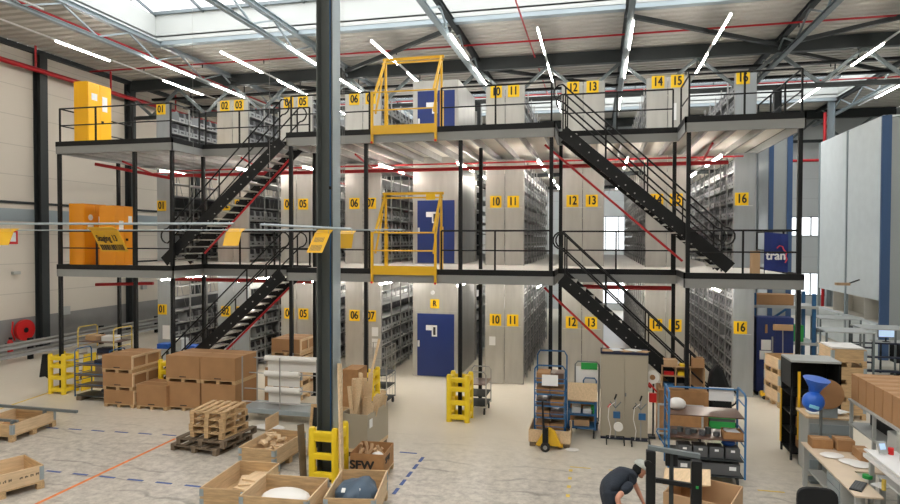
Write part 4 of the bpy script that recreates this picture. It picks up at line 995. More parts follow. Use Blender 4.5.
# beige double cabinet
t = thing('metal_cabinet', 'tall beige two door metal cabinet with papers on top', 'cabinet', (.1, 14.75, 0), world=True)
MB().box(.1, 1.14, 14.78, 15.3, .05, 1.95).build('cabinet_body', 'beige_cabinet', t, bevel=.006); MB().box(.1, 1.14, 14.76, 15.3, .0, .05).build('plinth', 'dark_navy', t); MB().box(.09, 1.15, 14.75, 15.31, 1.952, 2.0).build('top_trim', 'dark_navy', t)
for a, b, hx in ((.115, .615, .59), (.625, 1.125, .65)):
    d = MB().box(a, b, 14.76, 14.779, .07, 1.94).build('cabinet_door', 'beige_cabinet', t, bevel=.003); MB().box(hx - .015, hx + .015, 14.745, 14.758, 1.0, 1.08).build('handle', 'grey_steel', d) if hx > .6 else None
for i in range(5):
    o = MB().cbox((0, 0, 0), (.24, .3, .012)).build('paper_sheet', 'white_paper' if i % 2 else 'cardboard_light'); o.location = (.25 + .19 * i, 14.95 + .06 * (i % 2), 2.007 + (.013 if i % 2 else 0)); o.rotation_euler = (0, 0, R(17 * i)); tag(o, 'loose sheet on top of the beige cabinet, %s from the left' % ('first', 'second', 'third', 'fourth', 'fifth')[i], 'paper', 'sheets on the beige cabinet')
# strapping carts in front of the cabinet
for k, (x, y) in enumerate(((.42, 14.42), (.96, 14.40))):
    t = thing('strapping_cart', 'slim chrome strapping cart with blue tool box before the beige cabinet, %s one' % ('left', 'right')[k], 'cart', (x, y, 0), world=True, group='strapping carts')
    MB().tube([(x, y, .14), (x, y, 1.05)], .014, 8).build('pole', 'galvanised', t); MB().tube([(x - .02, y, 1.0), (x + .02, y, 1.12)], .02, 6).build('grip', 'black_steel', t)
    m = MB()
    m.tube([(x - .2, y - .1, .14), (x + .2, y - .1, .14)], .012, 6); m.tube([(x - .2, y + .12, .14), (x + .2, y + .12, .14)], .012, 6); m.tube([(x, y - .1, .14), (x, y + .12, .14)], .012, 6); m.build('base_frame', 'dark_steel', t)
    for a in (-.19, .19):
        for b in (-.1, .12): MB().cyl((x + a - .012, y + b, .065), .065, .024, 12, axis='X').build('wheel', 'rubber', t)
    MB().box(x - .05, x + .1, y - .08, y - .016, .6, .74).build('tool_box', 'frame_blue', t)
    if k == 0: MB().cyl((x + .06, y - .12, .42), .1, .05, 20, axis='Y').build('strap_reel', 'film_white', t)
    for s_ in (-1, 1): MB().tube([(x + .0, y - .03, .82), (x + s_ * .12, y - .03, .96)], .012, 6).build('arm', 'grey_steel', t)
    MB().tube([(x - .02, y - .05, .95), (x - .14, y - .06, .85), (x - .16, y - .06, .6), (x - .1, y - .06, .35), (x - .13, y - .06, .1)], .008, 6).build('strap', 'film_white', t)
    MB().cbox((x - .13, y - .03, .86), (.04, .03, .1), rot=(0, R(40), 0)).build('clip', 'red_paint' if k == 0 else 'dark_steel', t)
# left trolleys
t = thing('shelf_trolley', 'blue tube shelf trolley with sloped boards beside the leftmost yellow guard', 'trolley', (-14.2, 14.6, 0), world=True)
X0, X1, Y0, Y1 = -14.3, -13.16, 14.75, 15.35
for x in (X0, X1): uframe(t, x, Y0, Y1, .12, 1.45, 'frame_blue', rungs=(.35, .55, .75, .95, 1.15))
for z in (.16, .42, .72, 1.02): MB().box(X0, X1, Y0, Y1, z - .02, z).build('shelf', 'board_brown' if z > .3 else 'dark_steel', t)
for z in (.42, .72, 1.02): MB().tube([(X0, Y0, z + .05), (X1, Y0, z + .05)], .012, 6).build('edge_tube', 'frame_blue', t)
for x in (X0 + .1, X1 - .1): MB().box(x - .08, x + .08, Y0 + .02, Y1 - .02, 0, .119).build('runner', 'wood_dark', t)
o = MB().cbox((0, 0, .06), (.4, .3, .12)).build('blue_tray', 'dark_navy', bevel=.01); o.location = (-13.6, 15.05, 1.022); tag(o, 'dark blue tray on the top shelf of the left blue trolley', 'tray')
o = MB().sphere((0, 0, .09), .1, 12, 8, sc=(1.5, 1, .8)).build('blue_bundle', 'dark_navy', smooth=True); o.location = (-13.5, 15.0, .17); tag(o, 'dark bundle on the lowest shelf of the left blue trolley', 'bundle')
t = thing('shelf_trolley', 'yellow tube shelf trolley behind the left blue trolley', 'trolley', (-16.0, 17.2, 0), world=True)
X0, X1, Y0, Y1 = -16.3, -14.95, 16.95, 17.75
for x in (X0, X1): uframe(t, x, Y0, Y1, .16, 1.7, 'cardboard_light' if 0 else 'yellow_tape', rungs=(1.1, 1.4))
for z in (.3, .85, 1.25): MB().box(X0, X1, Y0, Y1, z - .02, z).build('shelf', 'board_brown', t)
wheels(t, X0 + .1, X1 - .1, Y0 + .06, Y1 - .06, .08)
for i, (x, z, m_, lb) in enumerate(((-16.0, 1.252, 'cardboard_light', 'tan'), (-15.4, 1.252, 'white_plastic', 'white'), (-15.6, .852, 'dark_navy', 'navy'), (-16.0, .852, 'film_white', 'pale'))):
    o = MB().cbox((0, 0, .08), (.42, .4, .16)).build('parcel', m_, bevel=.01); o.location = (x, 17.35, z); o.rotation_euler = (0, 0, .2 * i); tag(o, lb + ' parcel on the yellow tube trolley at the left', 'parcel', 'parcels on the yellow trolley')
# bench behind with blue bins and a computer
t = thing('work_bench', 'grey work bench with dark legs under the left bay behind the cartons', 'workbench', (-13.6, 17.6, 0), world=True)
MB().box(-14.3, -11.9, 17.9, 18.6, .88, .92).build('bench_top', 'desk_grey', t)
for x in (-14.2, -12.0):
    for y in (17.97, 18.53): MB().box(x - .03, x + .03, y - .03, y + .03, 0, .88).build('leg', 'dark_steel', t)
MB().box(-14.2, -12, 18.0, 18.55, .4, .43).build('lower_shelf', 'desk_grey', t)
for i, (x, w, h, m_, lb) in enumerate(((-14.0, .4, .16, 'bright_blue', 'bright blue tray'), (-13.45, .36, .34, 'desk_grey', 'grey printer'), (-12.95, .34, .14, 'bright_blue', 'low blue tray'), (-12.4, .4, .2, 'frame_blue', 'blue bin'))):
    o = MB().cbox((0, 0, h / 2), (w, .4, h)).build('bench_box', m_, bevel=.015); o.location = (x, 18.2, .922); tag(o, lb + ' on the grey bench under the left bay', 'bin' if i != 1 else 'printer')
# wire cage trolley and small cart
t = thing('wire_trolley', 'tall wire mesh roll trolley with dark shelves behind the timber', 'trolley', (-6.1, 16.1, 0), world=True)
X0, X1, Y0, Y1 = -6.15, -5.5, 16.0, 16.75
for x in (X0, X1):
    for y in (Y0, Y1): MB().tube([(x, y, .16), (x, y, 1.65)], .015, 6).build('upright_tube', 'galvanised', t)
m = MB()
for z in (.5, .8, 1.1, 1.35, 1.65):
    m.tube([(X0, Y0, z), (X1, Y0, z), (X1, Y1, z), (X0, Y1, z)], .008, 5, closed=True)
for k in range(1, 8):
    f = k / 8; m.tube([(X0 + (X1 - X0) * f, Y1, .2), (X0 + (X1 - X0) * f, Y1, 1.65)], .004, 4); m.tube([(X1, Y0 + (Y1 - Y0) * f, 1.1), (X1, Y0 + (Y1 - Y0) * f, 1.65)], .004, 4)
m.build('wire_mesh', 'galvanised', t)
for z in (.2, .55, .9): MB().box(X0, X1, Y0, Y1, z - .02, z).build('shelf', 'dark_steel', t)
wheels(t, X0 + .05, X1 - .05, Y0 + .05, Y1 - .05, .07)
t = thing('small_cart', 'small grey tube cart with dark shelves behind the free standing yellow guard', 'cart', (-3.1, 16.1, 0), world=True)
X0, X1, Y0, Y1 = -3.3, -2.78, 15.98, 16.75
for y in (Y0, Y1): MB().tube([(X0, y, .16), (X0, y, 1.05), (X0 + .06, y, 1.12), (X1 - .06, y, 1.12), (X1, y, 1.05), (X1, y, .16)], .016, 8).build('end_frame', 'galvanised', t)
for z, m_ in ((.25, 'dark_steel'), (.5, 'dark_steel'), (.8, 'board_brown')): MB().box(X0, X1, Y0, Y1, z - .02, z).build('shelf', m_, t)
MB().box(X0 + .15, X1 - .05, Y0 + .1, Y0 + .3, .502, .68).build('white_box', 'white_paper', t) if 0 else None
wheels(t, X0 + .05, X1 - .05, Y0 + .05, Y1 - .05, .07)
# ------------------------------------------------------------- clutter right of the cabinet
t = thing('cubby_shelf', 'brown wooden pigeonhole shelf with books and files on a tall brown box', 'shelf', (1.5, 15.4, 1.08), world=True)
X0, X1, Y0, Y1 = 1.5, 2.45, 15.45, 15.8
m = MB(); m.box(X0, X1, Y0, Y1, 1.08, 1.1); m.box(X0, X1 - .3, Y0, Y1, 1.58, 1.6); m.box(X0, X0 + .02, Y0, Y1, 1.1, 1.58)
for x in (1.8, 2.12, 2.43): m.box(x, x + .02, Y0, Y1, 1.1, 1.58)
m.box(X0 + .02, 2.12, Y0, Y1, 1.36, 1.38); m.box(X0, X1, Y1 - .01, Y1, 1.1, 1.58); m.build('shelf_body', 'cardboard_light', t)
for i, (x, z, m_, lb) in enumerate(((1.55, 1.102, 'frame_blue', 'blue'), (1.86, 1.102, 'garage_dark', 'dark'), (1.55, 1.382, 'red_paint', 'red'), (1.86, 1.382, 'plastic_yellow', 'yellow'))):
    o = MB().cbox((.11, 0, .04), (.22, .24, .08)).build('file_stack', m_); o.location = (x, 15.62, z); tag(o, lb + ' files lying in the brown pigeonhole shelf', 'files', 'files in the pigeonholes')
for i, (x, h, m_, lb) in enumerate(((1.56, .14, 'cardboard_light', 'flat tan carton'), (2.16, .22, 'cardboard', 'open small carton'))):
    o = MB().cbox((.14, 0, h / 2), (.3 if i == 0 else .28, .3, h)).build('cardboard_box', m_, bevel=.004); o.location = (x, 15.62, 1.602 if i == 0 else 1.582); tag(o, lb + ' on top of the pigeonhole shelf', 'box')
o = MB().cbox((.1, 0, .03), (.2, .2, .06)).build('yellow_cloth', 'plastic_yellow', bevel=.02); o.location = (1.9, 15.55, 1.602); tag(o, 'yellow cloth on the pigeonhole shelf', 'cloth')
o = MB().box(1.42, 2.5, 15.25, 16.0, .0, 1.075).build('cardboard_box', 'chip_brown', bevel=.006); tag(o, 'big reddish brown box carrying the pigeonhole shelf', 'box')
t = thing('white_frame_cart', 'light framed cart with brown panels left of the big brown box', 'cart', (1.3, 14.9, 0), world=True)
m = MB(); m.box(1.36, 1.40, 14.9, 14.94, .15, .85); m.box(2.3, 2.34, 14.9, 14.94, .15, .85); m.box(1.4, 2.3, 14.9, 14.94, .81, .85); m.box(1.4, 2.3, 14.9, 14.94, .15, .19); m.build('frame', 'desk_grey', t)
MB().box(1.4, 2.3, 14.925, 14.935, .19, .81).build('panel', 'chip_brown', t); MB().box(1.36, 2.34, 14.94, 15.2, .15, .19).build('platform', 'desk_grey', t); wheels(t, 1.42, 2.28, 14.98, 15.15, .07)
t = thing('tape_stand', 'stand with a big white tape roll and red parts beside the beige cabinet', 'stand', (1.3, 15.1, 0), world=True)
MB().tube([(1.28, 15.1, .05), (1.28, 15.1, 1.5)], .02, 8).build('pole', 'dark_steel', t); MB().box(1.17, 1.33, 14.98, 15.22, 0, .05).build('foot', 'dark_steel', t)
MB().cyl((1.25, 14.98, 1.42), .15, .1, 20, axis='Y').build('tape_roll', 'film_white', t); MB().cyl((1.25, 14.965, 1.42), .06, .012, 14, axis='Y').build('roll_core', 'cardboard', t); MB().box(1.18, 1.34, 14.95, 15.05, .85, 1.05).build('red_holder', 'red_paint', t)
MB().tube([(1.17, 14.95, 1.3), (1.34, 14.95, 1.1)], .02, 6).build('red_handle', 'red_paint', t)
m = MB(); m.prism([(-.2, 0), (.3, 0), (.26, .6), (.1, 1.05), (-.05, 1.2), (-.18, 1.0), (-.24, .5)], -.18, .18); o = m.build('black_bag', 'black_cloth', bevel=.08); o.location = (2.76, 15.6, .5); tag(o, 'tall black sack standing on the green bin', 'sack')
t = thing('green_bin', 'dark green bin under the black sack beside the big brown box', 'bin', (2.75, 15.6, 0)); MB().box(-.22, .34, -.25, .3, 0, .47).build('bin_body', 'garage_dark', t, bevel=.02)
t2 = t; t2.children if 0 else None
MB().box(-.22, .34, -.262, -.252, .03, .4).build('green_front', 'green', t); MB().box(-.24, .36, -.27, .32, .472, .495).build('lid', 'green', t)
# ------------------------------------------------------------- big blue trolley
t = thing('shelf_trolley', 'large blue tube trolley with brown shelves, black bins and grey wheels at the right', 'trolley', (1.3, 12.3, 0), world=True)
X0, X1, Y0, Y1 = 1.33, 2.66, 12.35, 13.05
for x in (X0, X1): uframe(t, x, Y0, Y1, .17, 1.72, 'trolley_blue', .02, rungs=(.5, .75, 1.0, 1.25, 1.5))
MB().tube([(X0, Y1, 1.66), (X1, Y1, 1.66)], .016, 8).build('back_tube', 'trolley_blue', t); MB().tube([(X0 - .02, Y0, .6), (X0 - .22, Y0, .95), (X0 - .2, Y0, 1.0), (X0, Y0, 1.0)], .014, 6).build('side_handle', 'trolley_blue', t)
for z, m_ in ((.2, 'dark_steel'), (.50, 'dark_steel'), (.88, 'board_brown'), (1.3, 'board_brown')): MB().box(X0 + .02, X1 - .02, Y0, Y1, z - .02, z).build('shelf', m_, t)
for x in (X0 + .12, X1 - .12):
    for y in (Y0 + .08, Y1 - .08):
        w_ = MB().cyl((x - .02, y, .09), .09, .04, 20, axis='X').build('wheel', 'rubber', t); MB().cyl((x - .024, y, .09), .04, .048, 12, axis='X').build('wheel_hub', 'galvanised', w_)
MB().cyl((X1, Y1 - .25, 1.5), .12, .02, 14, axis='X').build('cable_ring', 'dark_steel', t) if 0 else None
for i in range(4):
    b_ = thing('black_bin', 'black plastic bin on the lower shelf of the large blue trolley, %s from the left' % ('first', 'second', 'third', 'fourth')[i], 'bin', (1.5 + .28 * i, 12.42, .502), group='black bins on the large blue trolley')
    MB().box(0, .25, 0, .3, 0, .2).build('bin_body', 'garage_dark', b_, bevel=.01); MB().box(.09, .16, -.006, -.001, .13, .17).build('bin_label', 'white_paper', b_)
b_ = thing('black_bin', 'long flat black drawer on the bottom shelf of the large blue trolley', 'bin', (1.45, 12.4, .202)); MB().box(0, 1.14, 0, .5, 0, .22).build('bin_body', 'garage_dark', b_, bevel=.01); MB().box(.95, 1.07, -.006, -.001, .1, .17).build('bin_label', 'white_paper', b_); MB().box(.1, .22, -.006, -.001, .1, .17).build('bin_label', 'white_paper', b_)
o = MB().sphere((0, 0, .1), .15, 14, 8, sc=(1.1, .9, .8)).build('white_bag', 'film_white', smooth=True); o.location = (1.52, 12.75, 1.302); tag(o, 'crumpled white bag on the top shelf of the large blue trolley', 'bag')
for i in range(7):
    o = MB().cyl((0, 0, 0), .055, .07 + .02 * (i % 3), 14).build('metal_part', 'grey_steel' if i % 2 else 'garage_dark'); o.location = (1.45 + .125 * i, 12.55 + .15 * (i % 2), .882); tag(o, 'dark metal part on the large blue trolley\'s middle shelf, %s from the left' % ('first', 'second', 'third', 'fourth', 'fifth', 'sixth', 'seventh')[i], 'metal part', 'metal parts on the large blue trolley')
b_ = thing('cardboard_tray', 'open brown carton with papers on the large blue trolley\'s middle shelf', 'box', (2.3, 12.4, .882)); m = MB(); m.box(0, .34, 0, .01, 0, .13); m.box(0, .34, .29, .3, 0, .13); m.box(0, .01, .01, .29, 0, .13); m.box(.33, .34, .01, .29, 0, .13); m.box(.01, .33, .01, .29, 0, .01); m.build('tray_wall', 'chip_brown', b_); MB().cbox((.17, .15, .11), (.24, .2, .03), rot=(.1, .1, .3)).build('papers', 'white_paper', b_)
o = MB().sphere((0, 0, .05), .1, 10, 6, sc=(1.3, .8, .6)).build('blue_cloth', 'bright_blue', smooth=True); o.location = (2.42, 12.6, .706); tag(o, 'bright blue cloth on the black bins of the large blue trolley', 'cloth')
tag(MB().box(2.15, 2.6, 13.08, 13.1, 1.42, 1.68).build('paper_sign', 'white_plastic'), 'white sign sheet hung behind the top rail of the large blue trolley', 'sign')
# ------------------------------------------------------------- stacker, boxes and person
t = thing('pallet_stacker', 'black steel hand stacker mast with grey top bar in the foreground at the bottom right', 'stacker', (.9, 8.0, 0), world=True)
MB().box(.60, .71, 7.95, 8.05, .12, 1.98).build('mast', 'black_steel', t, bevel=.006); MB().box(1.12, 1.24, 7.95, 8.05, .12, 1.9).build('mast', 'black_steel', t, bevel=.006)
MB().beam((.62, 8.0, 2.02), (1.22, 8.0, 1.96), .06, .05).build('top_bar', 'grey_steel', t); MB().beam((.71, 7.98, 1.63), (1.12, 7.98, 1.60), .05, .05).build('cross_bar', 'black_steel', t)
MB().tube([(.9, 8.04, .12), (.9, 8.04, 1.98)], .028, 10).build('lift_cylinder', 'dark_steel', t); MB().box(.83, .97, 8.02, 8.10, 1.8, 1.95).build('chain_head', 'black_steel', t)
MB().cyl((.62, 7.93, 1.83), .045, .05, 12, axis='Y').build('pulley', 'black_steel', t)
MB().box(.56, 1.28, 7.9, 8.12, .05, .12).build('base_frame', 'black_steel', t)
for x in (.6, 1.14): MB().box(x, x + .1, 8.13, 9.1, .04, .1).build('leg', 'black_steel', t); 
for x in (.62, 1.2): MB().cyl((x, 7.93, .05), .05, .04, 12, axis='Y').build('wheel', 'rubber', t)
MB().box(1.17, 1.2, 7.94, 7.948, 1.58, 1.61).build('indicator', 'green', t)
t = thing('cardboard_box', 'large open pale brown carton with raised flap right of the stooping person', 'box', (1.62, 10.25, 0)); t.rotation_euler = (0, 0, R(-22))
w, d, h = .95, .95, .72
m = MB(); m.box(-w / 2, w / 2, -d / 2, -d / 2 + .02, .1, h); m.box(-w / 2, w / 2, d / 2 - .02, d / 2, .1, h); m.box(-w / 2, -w / 2 + .02, -d / 2 + .02, d / 2 - .02, .1, h); m.box(w / 2 - .02, w / 2, -d / 2 + .02, d / 2 - .02, .1, h); m.box(-w / 2 + .02, w / 2 - .02, -d / 2 + .02, d / 2 - .02, .1, .3); m.build('box_wall', 'cardboard_light', t)
MB().cbox((-.3, .2, h + .06), (.7, .5, .02), rot=(R(10), R(-6), R(12))).build('flap', 'wood_pale', t); MB().box(-w / 2, w / 2, -d / 2, d / 2, 0, .099).build('pallet_board', 'wood', t)
for i in range(5):
    o = MB().sphere((0, 0, 0), .09, 10, 6, sc=(1.2, .8, .7)).build('packed_part', 'cardboard_light' if i % 2 else 'board_brown', smooth=True); o.location = (1.5 + .14 * i, 10.3 + .1 * (i % 2), .37); tag(o, 'small wrapped part lying in the large open carton, %s from the left' % ('first', 'second', 'third', 'fourth', 'fifth')[i], 'part', 'wrapped parts in the large carton')
t = thing('cardboard_box', 'pale open carton the stooping person reaches into', 'box', (.66, 9.35, 0)); w, d, h = .62, .6, .62
m = MB(); m.box(-w / 2, w / 2, -d / 2, -d / 2 + .015, .0, h); m.box(-w / 2, w / 2, d / 2 - .015, d / 2, .0, h); m.box(-w / 2, -w / 2 + .015, -d / 2 + .015, d / 2 - .015, .0, h); m.box(w / 2 - .015, w / 2, -d / 2 + .015, d / 2 - .015, .0, h); m.box(-w / 2 + .015, w / 2 - .015, -d / 2 + .015, d / 2 - .015, 0, .4); m.build('box_wall', 'cardboard_light', t)
MB().cbox((.05, 0, h - .08), (.4, .36, .02), rot=(.1, .15, .2)).build('inner_sheet', 'wood_pale', t)

def skin(name, verts, edges, rad, m, parent, sub=2):
    me = bpy.data.meshes.new(name); me.from_pydata(verts, edges, []); me.materials.append(MATS[m])
    o = bpy.data.objects.new(name, me); COL.objects.link(o); o.parent = parent
    sk = me.attributes.get('skin_vertices') or None
    md = o.modifiers.new('skin', 'SKIN'); md.use_smooth_shade = True
    if not me.skin_vertices:
        bpy.context.view_layer.objects.active = o
    lay = me.skin_vertices[0].data if me.skin_vertices else None
    if lay is None:
        import bmesh
        bm = bmesh.new(); bm.from_mesh(me); bm.verts.layers.skin.verify(); bm.to_mesh(me); bm.free(); lay = me.skin_vertices[0].data
    for i, r in enumerate(rad): lay[i].radius = (r, r) if not isinstance(r, tuple) else r
    lay[0].use_root = True
    s_ = o.modifiers.new('sub', 'SUBSURF'); s_.levels = sub; s_.render_levels = sub
    return o
P0 = Vector((.17, 9.6, 0))
pr = thing('person', 'person in dark navy shirt and trousers with a light cap stooping over cartons', 'person', tuple(P0))
# body: pelvis back left, head towards the carton on the right (+X)
V = [(.0, -.1, .90), (.10, -.03, .985), (.22, .06, 1.03), (.33, .14, 1.03), (.40, .18, 1.03),
     (-.04, .0, .86), (.02, .06, .5), (-.02, .06, .1), (.12, .07, .05),
     (.04, -.19, .86), (.09, -.21, .5), (.02, -.22, .1), (.16, -.2, .05),
     (.36, .0, 1.0), (.26, .28, 1.0), (.45, .20, 1.04)]
E_ = [(0, 1), (1, 2), (2, 3), (3, 4), (0, 5), (5, 6), (6, 7), (7, 8), (0, 9), (9, 10), (10, 11), (11, 12), (3, 13), (3, 14), (4, 15)]
rd = [.15, .145, .155, .14, .07, .11, .075, .055, .05, .11, .075, .055, .05, .075, .075, .055]
body = skin('body', V, E_, rd, 'navy_fabric', pr)
for sy, sh, el, ha in ((-1, (.34, -.06, .98), (.13, -.36, .86), (.22, -.36, .56)), (1, (.30, .30, 1.0), (.42, .38, .80), (.52, .24, .62))):
    skin('sleeve', [sh, tuple((Vector(sh) * .35 + Vector(el) * .65))], [(0, 1)], [.082, .068], 'navy_fabric', pr, 2)
    mid = tuple(Vector(sh) * .4 + Vector(el) * .6)
    arm = skin('arm', [mid, el, tuple((Vector(el) + Vector(ha)) / 2), ha, (ha[0] + .03, ha[1], ha[2] - .07)], [(0, 1), (1, 2), (2, 3), (3, 4)], [.047, .043, .038, .026, (.04, .02)], 'skin', pr, 2)
    for k, (dx, L) in enumerate(((-.03, .07), (-.01, .085), (.012, .08), (.033, .065))):
        b0 = Vector((ha[0] + .03 + dx, ha[1], ha[2] - .085)); skin('finger', [tuple(b0), tuple(b0 + Vector((.012, 0, -L * .5))), tuple(b0 + Vector((.035, 0, -L * .95)))], [(0, 1), (1, 2)], [.010, .009, .007], 'skin', arm, 1)
    b0 = Vector((ha[0] + .055, ha[1], ha[2] - .03)); skin('thumb', [tuple(b0), tuple(b0 + Vector((.03, 0, -.02))), tuple(b0 + Vector((.045, 0, -.055)))], [(0, 1), (1, 2)], [.012, .011, .008], 'skin', arm, 1)
# head, looking down to the right
m = MB(); m.sphere((0, 0, 0), .105, 20, 14, sc=(.92, .78, 1.1)); m.sphere((.095, 0, -.015), .02, 8, 6, sc=(1, .8, 1.4))
for s_ in (-1, 1): m.sphere((.0, s_ * .083, -.01), .028, 8, 6, sc=(.7, .35, 1.1))
m.sphere((.06, 0, -.085), .045, 10, 8, sc=(.9, .9, .7))
hd = m.build('head', 'skin', pr, smooth=True); hd.location = (.49, .20, 1.11); hd.rotation_euler = (0, R(35), R(25))
for s_ in (-1, 1): MB().sphere((.088, s_ * .032, .012), .012, 8, 6).build('eye', 'white_plastic', hd)
MB().box(.085, .098, -.022, .022, -.062, -.054).build('mouth', 'red_paint', hd)
m = MB(); m.sphere((-.015, 0, .03), .122, 20, 12, sc=(1.0, .9, .9)); 
m.v = [(x, y, max(z, .02 + .0)) for x, y, z in m.v]; cap = m.build('cap', 'cap_grey', hd, smooth=True)
MB().prism([(.04, .07), (.15, .045), (.17, .0), (.15, -.045), (.04, -.07)], .02, .03, axis='Z').build('cap_peak', 'cap_grey', hd)
m = MB(); m.sphere((-.035, 0, -.02), .098, 14, 10, sc=(.9, .8, 1)); m.build('hair', 'black_cloth', hd, smooth=True)
for sy in (-1, 1):
    MB().cbox((.06 if sy > 0 else .1, -.075 + .14 * sy, .045), (.27, .095, .09)).build('shoe', 'rubber', pr, bevel=.03)
# ------------------------------------------------------------- right side: black shelf, desk, machines
t = thing('black_shelf', 'black metal shelving unit with yellow edge strips right of the aisle', 'shelf unit', (3.9, 13.9, 0), world=True)
X0, X1, Y0, Y1 = 3.92, 4.85, 14.2, 14.95
MB().box(X0, X1, Y0, Y1, 2.04, 2.08).build('top_panel', 'desk_grey', t); MB().box(X0, X0 + .02, Y0, Y1, 1.5, 2.04).build('side_panel', 'dark_steel', t); MB().box(X0 + .02, X1, Y1 - .02, Y1, .1, 2.04).build('back_panel', 'black_steel', t); MB().box(X1 - .02, X1, Y0, Y1 - .02, .1, 2.04).build('side_panel', 'black_steel', t)
for x in (X0, X1 - .04):
    for y in (Y0, Y1 - .06): MB().box(x, x + .04, y, y + .04, 0, 2.04).build('upright', 'black_steel', t)
for z in (.15, .55, .95, 1.35): MB().box(X0 + .02, X1 - .04, Y0 + .04, Y1 - .03, z - .03, z).build('shelf', 'black_steel', t)
MB().box(X0 + .12, X0 + .17, Y0 - .03, Y0 - .005, .45, 1.85).build('edge_strip', 'yellow_paint', t); MB().box(X0 - .03, X0 - .005, Y1 - .12, Y1 - .06, .2, 1.35).build('edge_strip', 'yellow_paint', t)
for i, (z, w) in enumerate(((.152, .4), (.552, .35), (.952, .5))):
    o = MB().box(0, w, 0, .4, 0, .25).build('cardboard_box', 'cardboard', bevel=.005); o.location = (X0 + .25, Y0 + .15, z); tag(o, 'brown box on the %s shelf of the black shelving unit' % ('lowest', 'second', 'third')[i], 'box', 'boxes in the black shelving unit')
# tool cabinet with drawers behind desk
t = thing('drawer_cabinet', 'grey drawer cabinet with black drawer gaps behind the packing desk', 'cabinet', (3.9, 13.4, 0), world=True)
MB().box(4.0, 4.72, 13.35, 13.95, .02, 1.12).build('cabinet_body', 'desk_grey', t, bevel=.006)
for z in (.15, .4, .65, .85): MB().box(4.02, 4.7, 13.325, 13.348, z, z + .17).build('drawer', 'pale_steel', t)
o = MB().box(3.95, 4.78, 13.32, 13.98, 1.122, 1.16).build('wooden_plate', 'wood_pale'); tag(o, 'light wooden plate on top of the grey drawer cabinet', 'board')
for i in range(3):
    o = MB().cbox((0, 0, 0), (.3, .25, .02)).build('paper_sheet', 'white_paper'); o.location = (4.2 + .2 * i, 13.6 + .08 * (i % 2), 1.175 + .022 * i); o.rotation_euler = (0, 0, R(20 * i)); tag(o, 'loose white sheet on the wooden plate, %s' % ('left', 'middle', 'right')[i], 'paper', 'sheets on the wooden plate')
# blue void fill machine on a pole
t = thing('packing_machine', 'bright blue paper feeding machine with funnel top on a grey stand', 'machine', (3.95, 12.95, 0), world=True)
m = MB(); m.tube([(3.95, 12.9, 1.72), (3.97, 12.9, 1.80), (3.99, 12.88, 1.98)], [.09, .11, .23], 20); m.build('funnel', 'bright_blue', t, smooth=True)
m = MB(); m.sphere((3.93, 12.86, 1.56), .2, 20, 12, sc=(.95, .85, .95)); m.build('housing', 'bright_blue', t, smooth=True); MB().cbox((3.89, 12.68, 1.5), (.16, .02, .06), rot=(0, R(15), 0)).build('label_plate', 'cyan_label', t)
MB().tube([(4.05, 13.0, 1.55), (4.12, 13.05, 1.35), (4.12, 13.05, .05)], .03, 8).build('stand_pole', 'grey_steel', t); MB().box(3.92, 4.32, 12.92, 13.2, 0, .05).build('stand_foot', 'grey_steel', t)
MB().prism([(-.12, 1.3), (.12, 1.3), (.14, 1.85), (.04, 1.92), (-.06, 1.8)], 13.1, 13.14).build('kraft_paper', 'cardboard', t) if 0 else None
o = MB().cyl((0, 0, 0), .28, .06, 24, axis='Y').build('kraft_roll', 'cardboard'); o.location = (4.30, 13.24, 1.62); tag(o, 'brown kraft paper disc behind the blue feeding machine', 'paper roll')
o = MB().box(0, .3, 0, .03, 0, .35).build('metal_plate', 'pale_steel'); o.location = (4.18, 13.28, 1.165); tag(o, 'small grey panel beside the blue feeding machine', 'panel')
# desk
t = thing('packing_desk', 'packing desk with light wooden top and grey metal legs at the lower right', 'desk', (3.7, 10.7, 0), world=True)
DX, DXX, DY, DYY = 3.72, 4.6, 10.3, 12.85
MB().prism([(DX, DY), (4.1, DY), (4.1, 11.4), (DXX, 11.4), (DXX, DYY), (DX, DYY)], .77, .80, axis='Z').build('desk_top', 'desk_top', t, bevel=.004)
for x, y in ((DX + .03, DY + .05), (4.0, DY + .05), (DX + .03, DYY - .1), (DXX - .1, DYY - .1), (DXX - .1, 11.42)): MB().box(x, x + .07, y, y + .07, 0, .77).build('leg', 'desk_grey', t)
MB().box(DX + .1, 4.06, DY + .12, DYY - .12, .3, .33).build('lower_shelf', 'desk_grey', t)
u = MB().box(DX + .02, 4.08, 10.9, 11.5, .35, .765).build('drawer_unit', 'desk_grey', t); 
for z in (.37, .5, .63): MB().box(DX, DX + .018, 10.93, 11.47, z, z + .11).build('drawer', 'pale_steel', u)
items = [('small brown carton at the far left corner of the packing desk', 'cardboard_box', 'chip_brown', (3.98, 12.62), (.34, .28, .16)), ('brown carton in the middle back of the packing desk', 'cardboard_box', 'cardboard', (4.33, 12.55), (.28, .3, .2)),
         ('long brown carton along the right side of the packing desk', 'cardboard_box', 'cardboard', (4.48, 12.1), (.2, .4, .16))]
for lb, nm, m_, (x, y), (w, d, h) in items:
    b_ = thing(nm, lb, 'box', (x, y, .802)); MB().box(-w / 2, w / 2, -d / 2, d / 2, 0, h).build('box_body', m_, b_, bevel=.004); MB().box(-w / 2 + .01, w / 2 - .01, -.02, .02, h, h + .002).build('tape', 'cardboard_light', b_)
for i, (x, y, r_) in enumerate(((4.0, 12.1, .3), (4.2, 11.8, -.4), (4.3, 11.7, .8))):
    o = MB().sphere((0, 0, .02), .18, 14, 6, sc=(1.1, .9, .13)).build('paper_sheet', 'film_white', smooth=True); o.location = (x, y, .80 + .0 * i); o.rotation_euler = (0, 0, r_); tag(o, 'crumpled white packing sheet on the packing desk, %s' % ('farthest', 'middle', 'nearest')[i], 'packing sheet', 'packing sheets on the desk')
